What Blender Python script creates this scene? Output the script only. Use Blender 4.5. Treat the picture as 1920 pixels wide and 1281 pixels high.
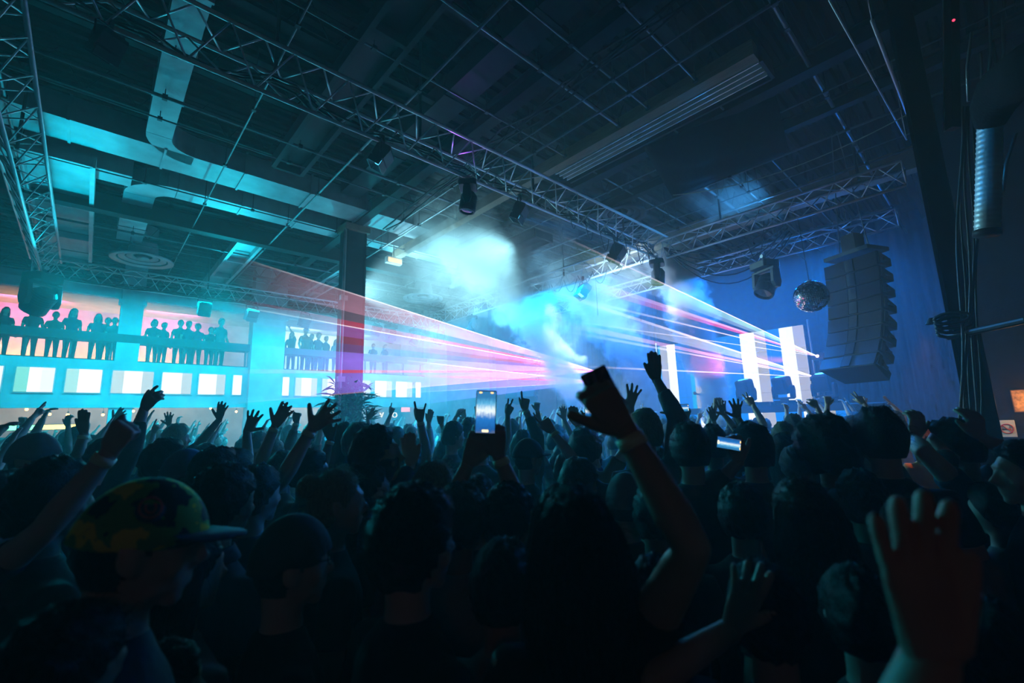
import bpy, math, random
import numpy as np
from math import sin, cos, pi, radians, sqrt, atan2
from mathutils import Vector, Matrix, noise as mnoise
for _o in list(bpy.data.objects): bpy.data.objects.remove(_o)
SC = bpy.context.scene
COL = SC.collection
RNG = random.Random(11)

# ---------------------------------------------------------------- camera
# world: +X towards the stage wall, +Y towards the balcony, +Z up, metres
FPX, YAW, PITCH, ROLL, CAMH = 850.0, radians(47), radians(9.9), radians(1.7), 1.8
_F = Vector((cos(YAW)*cos(PITCH), sin(YAW)*cos(PITCH), sin(PITCH)))
_R0 = Vector((sin(YAW), -cos(YAW), 0)); _U0 = _R0.cross(_F)
_R = _R0*cos(ROLL) - _U0*sin(ROLL); _U = _U0*cos(ROLL) + _R0*sin(ROLL)
CAMP = Vector((0, 0, CAMH))
cam = bpy.data.cameras.new('camera'); camo = bpy.data.objects.new('camera', cam); COL.objects.link(camo)
cam.sensor_width = 36; cam.lens = 36*FPX/1920; cam.clip_start = 0.05; cam.clip_end = 200
camo.matrix_world = Matrix(((_R.x, _U.x, -_F.x, 0), (_R.y, _U.y, -_F.y, 0), (_R.z, _U.z, -_F.z, CAMH), (0, 0, 0, 1)))
cam.dof.use_dof = True; cam.dof.focus_distance = 6.0; cam.dof.aperture_fstop = 2.0
SC.camera = camo
def at(x, y, X=None, Y=None, Z=None, d=None):
    """point of the room seen at pixel x, y: on a plane X, Y or Z, or at depth d"""
    v = _F + _R*((x-960)/FPX) - _U*((y-640.5)/FPX)
    t = d if d is not None else X/v.x if X is not None else Y/v.y if Y is not None else (Z-CAMH)/v.z
    return CAMP + v*t
def px(p):
    v = Vector(p)-CAMP; d = v.dot(_F)
    return 960+FPX*v.dot(_R)/d, 640.5-FPX*v.dot(_U)/d, d

# ---------------------------------------------------------------- world: dark room air with theatre haze
wd = bpy.data.worlds.new('hazy_room_air'); SC.world = wd; wd.use_nodes = True
_n = wd.node_tree.nodes; _n['Background'].inputs[0].default_value = (.004, .012, .02, 1); _n['Background'].inputs[1].default_value = .25
_vs = _n.new('ShaderNodeVolumeScatter'); _vs.inputs['Density'].default_value = 0.021; _vs.inputs['Anisotropy'].default_value = 0.25
_vs.inputs['Color'].default_value = (1, 1, 1, 1)
wd.node_tree.links.new(_vs.outputs[0], _n['World Output'].inputs['Volume'])
SC.view_settings.view_transform = 'Standard'; SC.view_settings.look = 'None'; SC.view_settings.gamma = 1
SC.view_settings.use_curve_mapping = False; SC.view_settings.exposure = 0.0
cy = SC.cycles
cy.use_denoising = True; cy.max_bounces = 2; cy.diffuse_bounces = 1; cy.glossy_bounces = 1; cy.transmission_bounces = 1
cy.use_adaptive_sampling = True; cy.adaptive_threshold = 0.08; cy.adaptive_min_samples = 12
cy.volume_bounces = 0; cy.transparent_max_bounces = 48; cy.sample_clamp_indirect = 2.0; cy.sample_clamp_direct = 12.0
cy.caustics_reflective = False; cy.caustics_refractive = False
cy.volume_step_rate = 1.0; cy.volume_max_steps = 64

def lamp(kind, name, loc, color, power, radius=.1, aim=None, spot=None, blend=.6, size=None, spread=180):
    l = bpy.data.lights.new(name, kind); l.color = color; l.energy = power
    if kind == 'AREA':
        l.shape = 'RECTANGLE'; l.size, l.size_y = size; l.spread = radians(spread)
    else: l.shadow_soft_size = radius
    if kind == 'SPOT': l.spot_size = radians(spot); l.spot_blend = blend
    o = bpy.data.objects.new(name, l); COL.objects.link(o)
    o.location = loc
    if aim is not None: o.rotation_euler = (Vector(aim)-Vector(loc)).to_track_quat('-Z', 'Y').to_euler()
    return o
CYAN, TEAL, BLUE, VIOLET, WARM, PINK = (0, .62, .85), (.02, .75, .8), (.0, .22, 1), (.35, .2, 1), (1, .5, .15), (1, .15, .55)
# big washes: area strips added along the trusses to light the haze
lamp('AREA', 'balcony_wash_row', (3.2, 15.5, 5.35), CYAN, 430, aim=(3.2, 17.2, 2.2), size=(13, .3), spread=140)
lamp('AREA', 'balcony_wash_row', (4.5, 14.7, 5.35), (0, .56, .82), 2300, aim=(4.2, 13.0, .5), size=(10, .3), spread=132)
lamp('SPOT', 'truss_wash', (2.4, 14.6, 5.0), (0, .55, .72), 620, .12, aim=(1.0, 8.5, 6.8), spot=110, blend=.8)
lamp('SPOT', 'truss_wash', (6.6, 14.4, 5.0), (0, .55, .72), 620, .12, aim=(5.0, 9.5, 6.8), spot=110, blend=.8)
lamp('SPOT', 'truss_wash', (-0.6, 13.0, 4.6), (0, .55, .75), 330, .12, aim=(-1.0, 8.5, 6.8), spot=110, blend=.8)
lamp('AREA', 'stage_wash_row', (12.0, 6.6, 5.5), (0, .2, 1), 2100, aim=(10.4, 6.4, 2.4), size=(10, .3), spread=104)
lamp('SPOT', 'stage_uplight', (12.6, 6.0, 2.4), BLUE, 1100, .15, aim=(11.2, 4.6, 6.6), spot=100, blend=.8)
lamp('SPOT', 'stage_uplight', (12.6, 9.4, 2.4), (.02, .4, 1), 700, .15, aim=(10.2, 10.4, 6.6), spot=100, blend=.8)
lamp('SPOT', 'stage_backlight', (14.6, 2.6, 5.4), (0, .2, 1), 800, .15, aim=(12, 1.0, 3.4), spot=140, blend=.8)
lamp('SPOT', 'crowd_backlight', (12.4, 5.6, 5.2), (.05, .45, .9), 1500, .2, aim=(3, 4.5, 1.2), spot=70, blend=.7)
lamp('SPOT', 'crowd_backlight', (9.2, 14.9, 5.2), (.08, .62, .85), 1500, .2, aim=(2.5, 6, 1.2), spot=80, blend=.7)
lamp('SPOT', 'corner_beam', (8.25, 15.0, 5.0), (.85, .95, 1), 1600, .06, aim=(10.8, 13.6, 1.5), spot=16, blend=.5)
lamp('SPOT', 'duct_violet', (3.9, 5.4, 5.7), (.4, .05, 1), 18, .05, aim=(3.7, 3.4, 6.8), spot=80)  # spot added to tint the flat duct violet
lamp('SPOT', 'louvre_blue', (8.8, 3.4, 5.4), (0, .3, 1), 110, .05, aim=(6.2, 3.0, 6.4), spot=34)  # spot added to turn the louvre fins blue
lamp('SPOT', 'duct_blue', (2.8, 5.0, 5.15), (0, .35, 1), 500, .05, aim=(5.6, -.2, 3.9), spot=9)  # narrow spot added to brighten the spiral duct in blue
lamp('AREA', 'corner_wash_row', (9.3, 10.2, 5.35), (0, .45, .95), 850, aim=(8.0, 10.2, 2.6), size=(8.5, .3), spread=112)  # strip added for bluish haze in the middle of the hall
lamp('SPOT', 'post_blue', (5.0, 5.0, 5.1), (0, .25, 1), 700, .05, aim=(6, .17, 2.7), spot=16)
lamp('POINT', 'rear_bar_light', (-3.0, -3.5, 3.2), (1, .4, .25), 8, .3)  # dim warm fill added behind the camera for the nearest people

# ---------------------------------------------------------------- helpers
MATS = {}
def lk(nt, a, b): nt.links.new(a, b)
def M(name, col, rough=.6, metal=0., var=.18, scale=6., bump=.12, bscale=None, spec=.4, stretch=None):
    if name in MATS: return MATS[name]
    m = bpy.data.materials.new(name); m.use_nodes = True; nt = m.node_tree; b = nt.nodes['Principled BSDF']
    tc = nt.nodes.new('ShaderNodeTexCoord'); src = tc.outputs['Object']
    if stretch:
        mp = nt.nodes.new('ShaderNodeMapping'); mp.inputs['Scale'].default_value = stretch; lk(nt, src, mp.inputs[0]); src = mp.outputs[0]
    nz = nt.nodes.new('ShaderNodeTexNoise'); nz.inputs['Scale'].default_value = scale; nz.inputs['Detail'].default_value = 3; lk(nt, src, nz.inputs['Vector'])
    rp = nt.nodes.new('ShaderNodeValToRGB'); rp.color_ramp.elements[0].position = .3; rp.color_ramp.elements[1].position = .7
    rp.color_ramp.elements[0].color = (*[c*(1-var) for c in col], 1); rp.color_ramp.elements[1].color = (*[min(1, c*(1+var)) for c in col], 1)
    lk(nt, nz.outputs['Fac'], rp.inputs[0]); lk(nt, rp.outputs[0], b.inputs['Base Color'])
    b.inputs['Roughness'].default_value = rough; b.inputs['Metallic'].default_value = metal
    b.inputs['Specular IOR Level'].default_value = spec
    if bump:
        n2 = nt.nodes.new('ShaderNodeTexNoise'); n2.inputs['Scale'].default_value = bscale or scale*8; lk(nt, src, n2.inputs['Vector'])
        bp = nt.nodes.new('ShaderNodeBump'); bp.inputs['Strength'].default_value = bump; bp.inputs['Distance'].default_value = .02
        lk(nt, n2.outputs['Fac'], bp.inputs['Height']); lk(nt, bp.outputs[0], b.inputs['Normal'])
    MATS[name] = m; return m
def E(name, col, strength, sample=False):
    if name in MATS: return MATS[name]
    m = bpy.data.materials.new(name); m.use_nodes = True; nt = m.node_tree
    b = nt.nodes['Principled BSDF']; b.inputs['Base Color'].default_value = (.02, .02, .02, 1); b.inputs['Roughness'].default_value = .4
    b.inputs['Emission Color'].default_value = (*col, 1); b.inputs['Emission Strength'].default_value = strength
    m.cycles.emission_sampling = 'AUTO' if sample else 'NONE'
    MATS[name] = m; return m
def bars(name, stops, strength, src='Generated', axis=0, lo=0., hi=1., sample=True, seams=None):
    """screen picture made of flat upright bars: stops = [(pos, colour)]"""
    m = bpy.data.materials.new(name); m.use_nodes = True; nt = m.node_tree; b = nt.nodes['Principled BSDF']
    b.inputs['Base Color'].default_value = (.02, .02, .02, 1); b.inputs['Roughness'].default_value = .35
    if src == 'World': g = nt.nodes.new('ShaderNodeNewGeometry').outputs['Position']
    else: g = nt.nodes.new('ShaderNodeTexCoord').outputs[src]
    sp = nt.nodes.new('ShaderNodeSeparateXYZ'); lk(nt, g, sp.inputs[0])
    mr = nt.nodes.new('ShaderNodeMapRange'); mr.inputs[1].default_value = lo; mr.inputs[2].default_value = hi; lk(nt, sp.outputs[axis], mr.inputs[0])
    rp = nt.nodes.new('ShaderNodeValToRGB'); cr = rp.color_ramp; cr.interpolation = 'CONSTANT'
    while len(cr.elements) < len(stops): cr.elements.new(1.)
    for e, (p, c) in zip(cr.elements, stops): e.position = p
    for e, (p, c) in zip(cr.elements, stops): e.color = (*c, 1)
    lk(nt, mr.outputs[0], rp.inputs[0]); lk(nt, rp.outputs[0], b.inputs['Emission Color']); b.inputs['Emission Strength'].default_value = strength
    m.cycles.emission_sampling = 'FRONT' if sample else 'NONE'
    MATS[name] = m; return m

class MB:
    """collects shapes; build() links them as one mesh object"""
    def __init__(s): s.v = []; s.f = []
    def raw(s, V, F):
        o = len(s.v); s.v += [tuple(p) for p in V]; s.f += [tuple(o+i for i in q) for q in F]; return s
    def box(s, lo, hi, mat=None):
        x0, y0, z0 = lo; x1, y1, z1 = hi
        V = [(x0, y0, z0), (x1, y0, z0), (x1, y1, z0), (x0, y1, z0), (x0, y0, z1), (x1, y0, z1), (x1, y1, z1), (x0, y1, z1)]
        if mat is not None: V = [mat @ Vector(p) for p in V]
        return s.raw(V, [(0, 3, 2, 1), (4, 5, 6, 7), (0, 1, 5, 4), (1, 2, 6, 5), (2, 3, 7, 6), (3, 0, 4, 7)])
    def cbox(s, c, d, mat=None): return s.box([a-b/2 for a, b in zip(c, d)], [a+b/2 for a, b in zip(c, d)], mat)
    def tube(s, pts, rad, n=8, cap=True, side=None, round_=0.):
        pts = [Vector(p) for p in pts]; k = len(pts)
        rad = [rad]*k if not isinstance(rad, (list, tuple)) else rad
        rad = [r if isinstance(r, (tuple, list)) else (r, r) for r in rad]
        tans = [(pts[min(i+1, k-1)]-pts[max(i-1, 0)]).normalized() for i in range(k)]
        t = tans[0]
        if side is None: side = t.cross(Vector((0, 0, 1)))
        else: side = Vector(side); side = side - t*side.dot(t)
        if side.length < 1e-4: side = t.cross(Vector((1, 0, 0)))
        side.normalize(); V = []; F = []
        for i in range(k):
            t = tans[i]; side = (side - t*side.dot(t)).normalized(); up = t.cross(side)
            for j in range(n):
                a = 2*pi*j/n; V.append(pts[i] + side*(cos(a)*rad[i][0]) + up*(sin(a)*rad[i][1]))
        for i in range(k-1):
            for j in range(n):
                a = i*n+j; b = i*n+(j+1) % n; F.append((a, b, b+n, a+n))
        if cap:
            e0 = pts[0]-tans[0]*(round_*min(rad[0])); e1 = pts[-1]+tans[-1]*(round_*min(rad[-1]))
            a = len(V); V += [e0, e1]
            for j in range(n):
                F.append((a, (j+1) % n, j)); F.append((a+1, (k-1)*n+j, (k-1)*n+(j+1) % n))
        return s.raw(V, F)
    def ball(s, c, r, n=16, m=10, mat=None, fn=None):
        r = (r, r, r) if not isinstance(r, (tuple, list)) else r
        V = []; F = []
        for i in range(m+1):
            th = pi*i/m
            for j in range(n):
                ph = 2*pi*j/n; d = Vector((sin(th)*cos(ph), sin(th)*sin(ph), cos(th)))
                p = fn(d) if fn else Vector((d.x*r[0], d.y*r[1], d.z*r[2]))
                if mat is not None: p = mat @ p
                V.append(p+Vector(c))
        for i in range(m):
            for j in range(n):
                a = i*n+j; b = i*n+(j+1) % n; F.append((a, a+n, b+n, b))
        return s.raw(V, F)
    def lathe(s, prof, n=24, c=(0, 0, 0), mat=None):
        V = []; F = []; k = len(prof)
        for r, z in prof:
            for j in range(n):
                p = Vector((r*cos(2*pi*j/n), r*sin(2*pi*j/n), z))
                if mat is not None: p = mat @ p
                V.append(p+Vector(c))
        for i in range(k-1):
            for j in range(n):
                a = i*n+j; b = i*n+(j+1) % n; F.append((a, b, b+n, a+n))
        return s.raw(V, F)
    def prism(s, poly, a, b, axis=2):
        """polygon in the plane across axis, from a to b"""
        n = len(poly); V = []
        for h in (a, b):
            for p, q in poly:
                V.append({0: (h, p, q), 1: (p, h, q), 2: (p, q, h)}[axis])
        F = [tuple(reversed(range(n))), tuple(range(n, 2*n))] + [(i, (i+1) % n, n+(i+1) % n, n+i) for i in range(n)]
        return s.raw(V, F)
    def mesh(s, name, mat=None, smooth=False):
        me = bpy.data.meshes.new(name); me.from_pydata(s.v, [], s.f); me.update()
        if mat is not None: me.materials.append(MATS[mat] if isinstance(mat, str) else mat)
        if smooth: me.polygons.foreach_set('use_smooth', [True]*len(me.polygons))
        return me
    def build(s, name, mat=None, parent=None, loc=None, rot=None, smooth=False, bevel=0, **tags):
        return link(name, s.mesh(name, mat, smooth), parent, loc, rot, bevel, **tags)
def link(name, me, parent=None, loc=None, rot=None, bevel=0, **tags):
    o = bpy.data.objects.new(name, me); COL.objects.link(o)
    if parent is not None: o.parent = parent
    if loc is not None: o.location = loc
    if rot is not None: o.rotation_euler = rot
    if bevel:
        b = o.modifiers.new('bevel', 'BEVEL'); b.width = bevel; b.segments = 2; b.limit_method = 'ANGLE'
    return tag(o, **tags)
def tag(o, label=None, cat=None, group=None, kind=None):
    if label: o['label'] = label
    if cat: o['category'] = cat
    if group: o['group'] = group
    if kind: o['kind'] = kind
    return o
def thing(name, label, cat, loc=(0, 0, 0), rot=(0, 0, 0), group=None, kind=None):
    o = bpy.data.objects.new(name, None); COL.objects.link(o); o.location = loc; o.rotation_euler = rot; o.empty_display_size = .1
    return tag(o, label, cat, group, kind)
def copy_tree(o, parent=None, **tags):
    c = o.copy(); COL.objects.link(c)
    if parent is not None: c.parent = parent
    for ch in o.children: copy_tree(ch, c)
    return tag(c, **tags)
def sag(a, b, drop, n=10):
    a, b = Vector(a), Vector(b)
    return [a.lerp(b, i/n) - Vector((0, 0, drop*4*(i/n)*(1-i/n))) for i in range(n+1)]
def rz(a): return Matrix.Rotation(a, 4, 'Z')

M('black_paint', (.012, .013, .016), .45); M('black_cloth', (.012, .013, .016), .9, bump=.4, bscale=30, spec=.05); M('dark_steel', (.05, .055, .06), .5, .6)
M('aluminium', (.78, .8, .82), .32, .45, var=.08, bump=.03); M('galvanised', (.5, .53, .55), .45, .35, var=.2, scale=3); M('pipe_steel', (.2, .21, .23), .4, .6)
M('deck_paint', (.014, .015, .018), .9, 0, var=.3, spec=.03); M('joist_paint', (.022, .024, .028), .6, 0, spec=.08); M('concrete', (.16, .16, .17), .85, scale=2)
M('plaster', (.35, .34, .33), .85, scale=3); M('fascia_paint', (.5, .52, .54), .6, scale=2); M('stage_black', (.02, .022, .026), .6)
M('tan_metal', (.26, .18, .12), .6, 0, spec=.1, stretch=(8, 1, 8)); M('duct_dark', (.035, .038, .046), .5, 0, spec=.1); M('speaker_case', (.012, .013, .015), .6)
M('grille', (.018, .019, .022), .6, .2, bump=.6, bscale=220); M('rubber', (.01, .01, .011), .55); M('chain_steel', (.3, .3, .32), .4, .8)
M('brick_paint', (.06, .07, .085), .85, scale=5, spec=.1); M('plastic_white', (.8, .8, .78), .5); M('wood_bar', (.2, .1, .05), .5, stretch=(1, 8, 8))

# ---------------------------------------------------------------- the room
ST = dict(kind='structure')
MB().box((-8, -6, -.2), (17, 22, 0)).build('floor', 'concrete', label='dark concrete dance floor under the crowd', **ST)
def corrugated():
    b = MB(); y = -6.; V = []; F = []; prof = []
    while y < 22: prof += [(y, 7.40), (y+.07, 7.40), (y+.1, 7.46), (y+.17, 7.46)]; y += .2
    for (yy, z) in prof: V += [(-8, yy, z), (17, yy, z)]
    for i in range(len(prof)-1): F.append((2*i, 2*i+1, 2*i+3, 2*i+2))
    b.raw(V, F); b.box((-8, -6, 7.47), (17, 22, 7.6)); return b
corrugated().build('ceiling', 'deck_paint', label='dark corrugated metal roof deck of the warehouse', **ST)
MB().box((16, -6, 0), (16.2, 22, 7.5)).build('wall_stage', 'brick_paint', label='dark painted wall behind the stage', **ST)
MB().box((-8, 21.5, 0), (17, 21.7, 7.5)).build('wall_balcony', 'plaster', label='pale wall at the back of the balcony', **ST)
MB().box((-8.2, -6, 0), (-8, 22, 7.5)).build('wall_left', 'deck_paint', label='dark side wall beyond the balcony truss', **ST)
MB().box((-8, -6.2, 0), (17, -6, 7.5)).build('wall_rear', 'deck_paint', label='dark wall behind the photographer', **ST)
MB().box((9.3, -6, 0), (9.5, .16, 7.4)).build('wall_right', 'deck_paint', label='black side wall carrying the no smoking sign', **ST)
# balcony deck, fascia, columns
YB = 17.5
dk = MB().box((-8, YB+.05, 3.62), (11.3, 21.5, 3.8)).build('balcony_floor', 'concrete', label='balcony slab above the bar', **ST)
MB().box((-8, YB, 2.62), (11.2, YB+.08, 3.86)).build('balcony_fascia', 'fascia_paint', label='cyan lit balcony front carrying the row of screens', **ST)
MB().box((-8, YB-.06, 2.5), (11.2, YB+.14, 2.62)).build('trim_1', 'fascia_paint', label='ledge along the foot of the balcony front', **ST)
MB().box((-8, YB+.1, 6.05), (11.3, 21.5, 6.2)).build('balcony_soffit', 'plaster', label='low ceiling over the balcony', **ST)
MB().box((-8, YB+.1, 5.78), (11.3, YB+.3, 6.05)).build('trim_2', 'fascia_paint', label='downstand above the balcony opening', **ST)
for i, (x0, x1, y0) in enumerate(((.42, .95, YB-.02), (3.9, 4.95, YB-.25), (11.0, 11.9, YB-.3))):
    c = MB().box((x0, y0, 0), (x1, y0+.55, 7.4)).build('column', 'fascia_paint', label=['slim column between the pink lit balcony bays', 'broad square column splitting the row of screens', 'column at the stage end of the balcony'][i], **ST)
    MB().box((x0-.06, y0-.06, 5.6), (x1+.06, y0+.4, 5.72)).build('collar', 'fascia_paint', c)
MB().box((11.9, 14.2, 0), (12.1, 21.5, 7.4)).build('wall_corner', 'plaster', label='grey wall between the balcony and the stage', **ST)
MB().box((12.1, 14.0, 0), (16, 14.2, 7.4)).build('wall_wing', 'plaster', label='grey wall beside the stage wing', **ST)
# counter rail of the balcony
rl = thing('balcony_railing', 'long balcony railing with a deep dark counter top and slim posts', 'railing', (0, YB+.12, 3.8))
MB().box((-8, -.16, .62), (11.0, .3, .86)).build('counter', 'stage_black', rl)
MB().box((-8, 0, .05), (11.0, .05, .1)).build('bottom_rail', 'dark_steel', rl)
pm = MB().box((-.025, -.02, 0), (.025, .05, .62)).mesh('post', 'dark_steel')
for i in range(22): link('post', pm, rl, (-7.5+i*.87, 0, 0))
# structural column with conduit in the hall
cc = thing('column', 'tall steel column in the hall with a conduit and ivy at its foot', 'column', (4.3, 10.1, 0), kind='structure')
MB().box((-.24, -.03, 0), (.24, .03, 6.45)).build('web_plate', 'joist_paint', cc)
for sx in (-1, 1): MB().box((sx*.22-.02, -.2, 0), (sx*.22+.02, .2, 6.45)).build('flange', 'joist_paint', cc)
MB().box((-.2, -.17, 0), (.2, -.13, 6.4)).build('cover_plate', 'duct_dark', cc)
MB().box((-.3, -.26, 6.35), (.3, .26, 6.5)).build('cap_plate', 'tan_metal', cc)
cd = MB().tube([(-.3, -.24, 0), (-.3, -.24, 6.3)], .035, 10).build('conduit', 'galvanised', cc, smooth=True)
for z in (1.2, 2.75, 4.6): MB().box((-.36, -.27, z), (-.2, -.18, z+.12)).build('clamp', 'galvanised', cd)

# ---------------------------------------------------------------- roof steel
def joist(y, x0, x1, label):
    t = thing('ceiling_joist', label, 'joist', (0, y, 6.72), group='roof joists', kind='structure')
    MB().box((x0, -.06, .55), (x1, .06, .6)).build('top_chord', 'joist_paint', t)
    MB().box((x0, -.055, 0), (x1, .055, .05)).build('bottom_chord', 'joist_paint', t)
    b = MB(); n = int((x1-x0)/.6); st = (x1-x0)/n
    for i in range(n): b.tube([(x0+i*st, 0, .03), (x0+(i+.5)*st, 0, .57), (x0+(i+1)*st, 0, .03)], .013, 5)
    b.build('web', 'joist_paint', t); return t
for i in range(13):
    joist(.75+i*1.55, -7.8, 15.9, 'open web roof joist running towards the stage under the deck')
def ibeam(name, p0, p1, h, w, label, mat='joist_paint', **kw):
    p0, p1 = Vector(p0), Vector(p1); L = (p1-p0).length
    t = thing(name, label, 'beam', p0, (0, 0, atan2((p1-p0).y, (p1-p0).x)), kind='structure')
    MB().box((0, -w/2, 0), (L, w/2, .025)).build('bottom_flange', mat, t)
    MB().box((0, -w/2, h-.025), (L, w/2, h)).build('top_flange', mat, t)
    MB().box((0, -.012, .02), (L, .012, h-.02)).build('web', mat, t); return t
ibeam('roof_girder', (-7.9, 12.1, 6.3), (15.9, 12.1, 6.3), .42, .24, 'deep dark girder crossing above the column towards the stage')
ibeam('roof_girder', (4.3, -5.8, 6.5), (4.3, 21, 6.5), .3, .2, 'roof girder bearing on the hall column')
ibeam('roof_girder', (11.2, -5.8, 6.3), (11.2, 21, 6.3), .45, .26, 'deep roof girder over the front of the stage', 'tan_metal')
ibeam('roof_girder', (-2.6, -5.8, 6.5), (-2.6, 21, 6.5), .3, .2, 'roof girder over the balcony end of the floor')
ibeam('roof_girder', (6.75, -5.8, 6.32), (6.75, 9.2, 6.32), .28, .2, 'dark beam beside the long louvred air strip')
ibeam('roof_girder', (8.0, -5.8, 6.35), (8.0, 6, 6.35), .2, .14, 'slim beam behind the hung black cloth')
def pipe(p0, p1, r, label, mat='pipe_steel', hang=1.8, group='ceiling pipes', name='ceiling_pipe'):
    p0, p1 = Vector(p0), Vector(p1); L = (p1-p0).length; d = (p1-p0).normalized()
    t = thing(name, label, 'pipe', p0, group=group, kind='structure')
    MB().tube([(0, 0, 0), p1-p0], r, 8).build('run', mat, t, smooth=True)
    n = max(1, int(L/hang))
    hm = MB().tube([(0, 0, 0), (0, 0, 7.4-p0.z)], .006, 4).box((-.03, -.03, -r-.01), (.03, .03, r+.01)).mesh('hanger', 'dark_steel')
    for i in range(n): link('hanger', hm, t, d*((i+.5)*L/n))
    return t
for i, y in enumerate((1.15, 2.3, 3.05, 3.58, 4.7, 6.4, 7.4, 8.0, 10.4, 13.4, 14.2, 15.7)):
    pipe((-7.8, y, 6.42), (15.8, y, 6.42), .014 if i % 3 else .026, 'thin sprinkler pipe running towards the stage under the joists')
for i, x in enumerate((-1.25, 1.35, 2.95, 4.85, 5.25, 7.4, 8.75, 9.7, 10.3)):
    pipe((x, -5.5, 6.36), (x, 17.2, 6.36), .012 if i % 2 else .02, 'thin conduit crossing the roof towards the balcony')
# bright pipes and drops at the near right of the roof
for k, (a, b, r) in enumerate((((1555, 0), (1700, 262), .012), ((1635, 38), (1715, 250), .02), ((1708, 140), (1722, 280), .022), ((1720, 155), (1735, 290), .014))):
    p0, p1 = at(*a, Z=6.2), at(*b, Z=6.0)
    MB().tube([p0, p1], r, 8).tube([p0, (p0.x, p0.y, 7.39)], .006, 4).tube([p1, (p1.x, p1.y, 7.39)], .006, 4).build('conduit', 'aluminium', smooth=True, label=['thin bright conduit slanting under the dark roof corner', 'thick bright conduit beside the black cloth bay', 'bright conduit stub ending by the wall post', 'slim bright conduit next to the wall post'][k], cat='conduit')
# ducts
def rduct(name, p0, p1, w, h, label, mat='galvanised', seams=1.2):
    p0, p1 = Vector(p0), Vector(p1); L = (p1-p0).length
    t = thing(name, label, 'duct', p0, (0, 0, atan2((p1-p0).y, (p1-p0).x)), kind='structure')
    n = max(1, round(L/seams)); st = L/n
    sm = MB().box((.01, -w/2, 0), (st-.01, w/2, h)).mesh('duct_section', mat)
    fm = MB().box((-.018, -w/2-.02, -.02), (.018, w/2+.02, h+.02)).mesh('flange', mat)
    for i in range(n):
        link('duct_section', sm, t, (i*st, 0, 0))
        if i: link('flange', fm, t, (i*st, 0, 0))
    return t
def elbow(c, a0, a1, r0, r1, z0, z1, label):
    b = MB(); n = 8; V = []; F = []
    for i in range(n+1):
        a = a0+(a1-a0)*i/n
        for r, z in ((r0, z0), (r1, z0), (r1, z1), (r0, z1)): V.append((c[0]+r*cos(a), c[1]+r*sin(a), z))
    for i in range(n):
        for j in range(4): F.append((i*4+j, i*4+(j+1) % 4, i*4+4+(j+1) % 4, i*4+4+j))
    F += [(3, 2, 1, 0), tuple(n*4+j for j in range(4))]
    b.raw(V, F).build('duct_elbow', 'galvanised', label=label, cat='duct', kind='structure')
rduct('air_duct', (.42, 3.2, 6.55), (.42, 8.75, 6.55), .34, .4, 'bright square duct dropping towards the curved elbow')
elbow((.95, 8.75), pi, pi/2, .36, .70, 6.55, 6.95, 'curved duct elbow joining the wide trunk duct')
rduct('air_duct', (-7.9, 9.5, 6.55), (9.0, 9.5, 6.55), .75, .4, 'wide pale trunk duct running past the column')
rduct('air_duct', (-7.9, 10.95, 6.6), (0.2, 10.95, 6.6), .5, .35, 'second pale duct behind the wide trunk duct')
rduct('air_duct', (0.9, 10.95, 6.6), (9.0, 10.95, 6.6), .5, .35, 'pale duct continuing past the column behind the trunk duct')
elbow((.9, 11.5), pi, 3*pi/2, .3, .8, 6.6, 6.95, 'curved duct elbow turning towards the balcony')
rduct('air_duct', (.35, 11.5, 6.6), (.35, 14.6, 6.6), .5, .35, 'short pale duct leading to the round diffuser')
def trough(x0, x1, y0, y1, z, label, mid='duct_dark', edge='galvanised', bays=3):
    t = thing('roof_trough', label, 'trough', (0, 0, z), kind='structure')
    for x in (x0, x1): MB().box((x-.035, y0, 0), (x+.035, y1, .22)).build('side_rail', edge, t)
    n = bays; st = (y1-y0)/n
    for i in range(n+1): MB().box((x0, y0+i*st-.03, 0), (x1, y0+i*st+.03, .2)).build('cross_piece', edge, t)
    for i in range(n): MB().box((x0+.03, y0+i*st+.03, .14), (x1-.03, y0+(i+1)*st-.03, .18)).build('panel', mid, t)
    return t
trough(2.02, 2.5, 2.5, 8.3, 6.4, 'long dark framed roof trough beside the main truss', 'black_paint', 'duct_dark')
trough(-1.25, -.35, 10.2, 16.6, 6.35, 'framed roof panel bay above the corner of the trusses', 'galvanised')
trough(2.35, 2.85, 12.3, 17.3, 6.35, 'framed roof bay over the middle of the balcony', 'galvanised')
trough(5.1, 5.6, 12.6, 17.3, 6.35, 'framed roof bay beyond the hall column', 'galvanised')
trough(7.6, 8.2, 7.2, 10.4, 6.2, 'open roof frame hanging in the smoke', 'black_paint', 'joist_paint', 2)
# flat duct washed violet
rduct('air_duct', (3.72, 1.2, 6.7), (3.72, 9.0, 6.7), .42, .3, 'dark flat duct with a violet tint above the main truss', 'duct_dark', 2.2)
# long louvred strip
ls = thing('air_strip', 'long louvred air strip with tan side rail hanging from the roof', 'air vent', (6.15, 1.55, 6.35), kind='structure')
MB().box((-.32, 0, 0), (-.14, 9.5, .22)).build('side_rail', 'tan_metal', ls)
MB().box((-.12, 0, .12), (.3, 3.6, .2)).build('housing', 'duct_dark', ls)
MB().box((-.13, -.04, -.02), (.34, 0, .24)).build('end_cap', 'duct_dark', ls)
for k in range(4): MB().box((-.1+k*.11, .02, 0), (-.085+k*.11, 3.6, .13)).build('fin', 'aluminium', ls)
MB().box((.32, 0, -.02), (.36, 3.6, .2)).build('outer_rail', 'duct_dark', ls)
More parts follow.
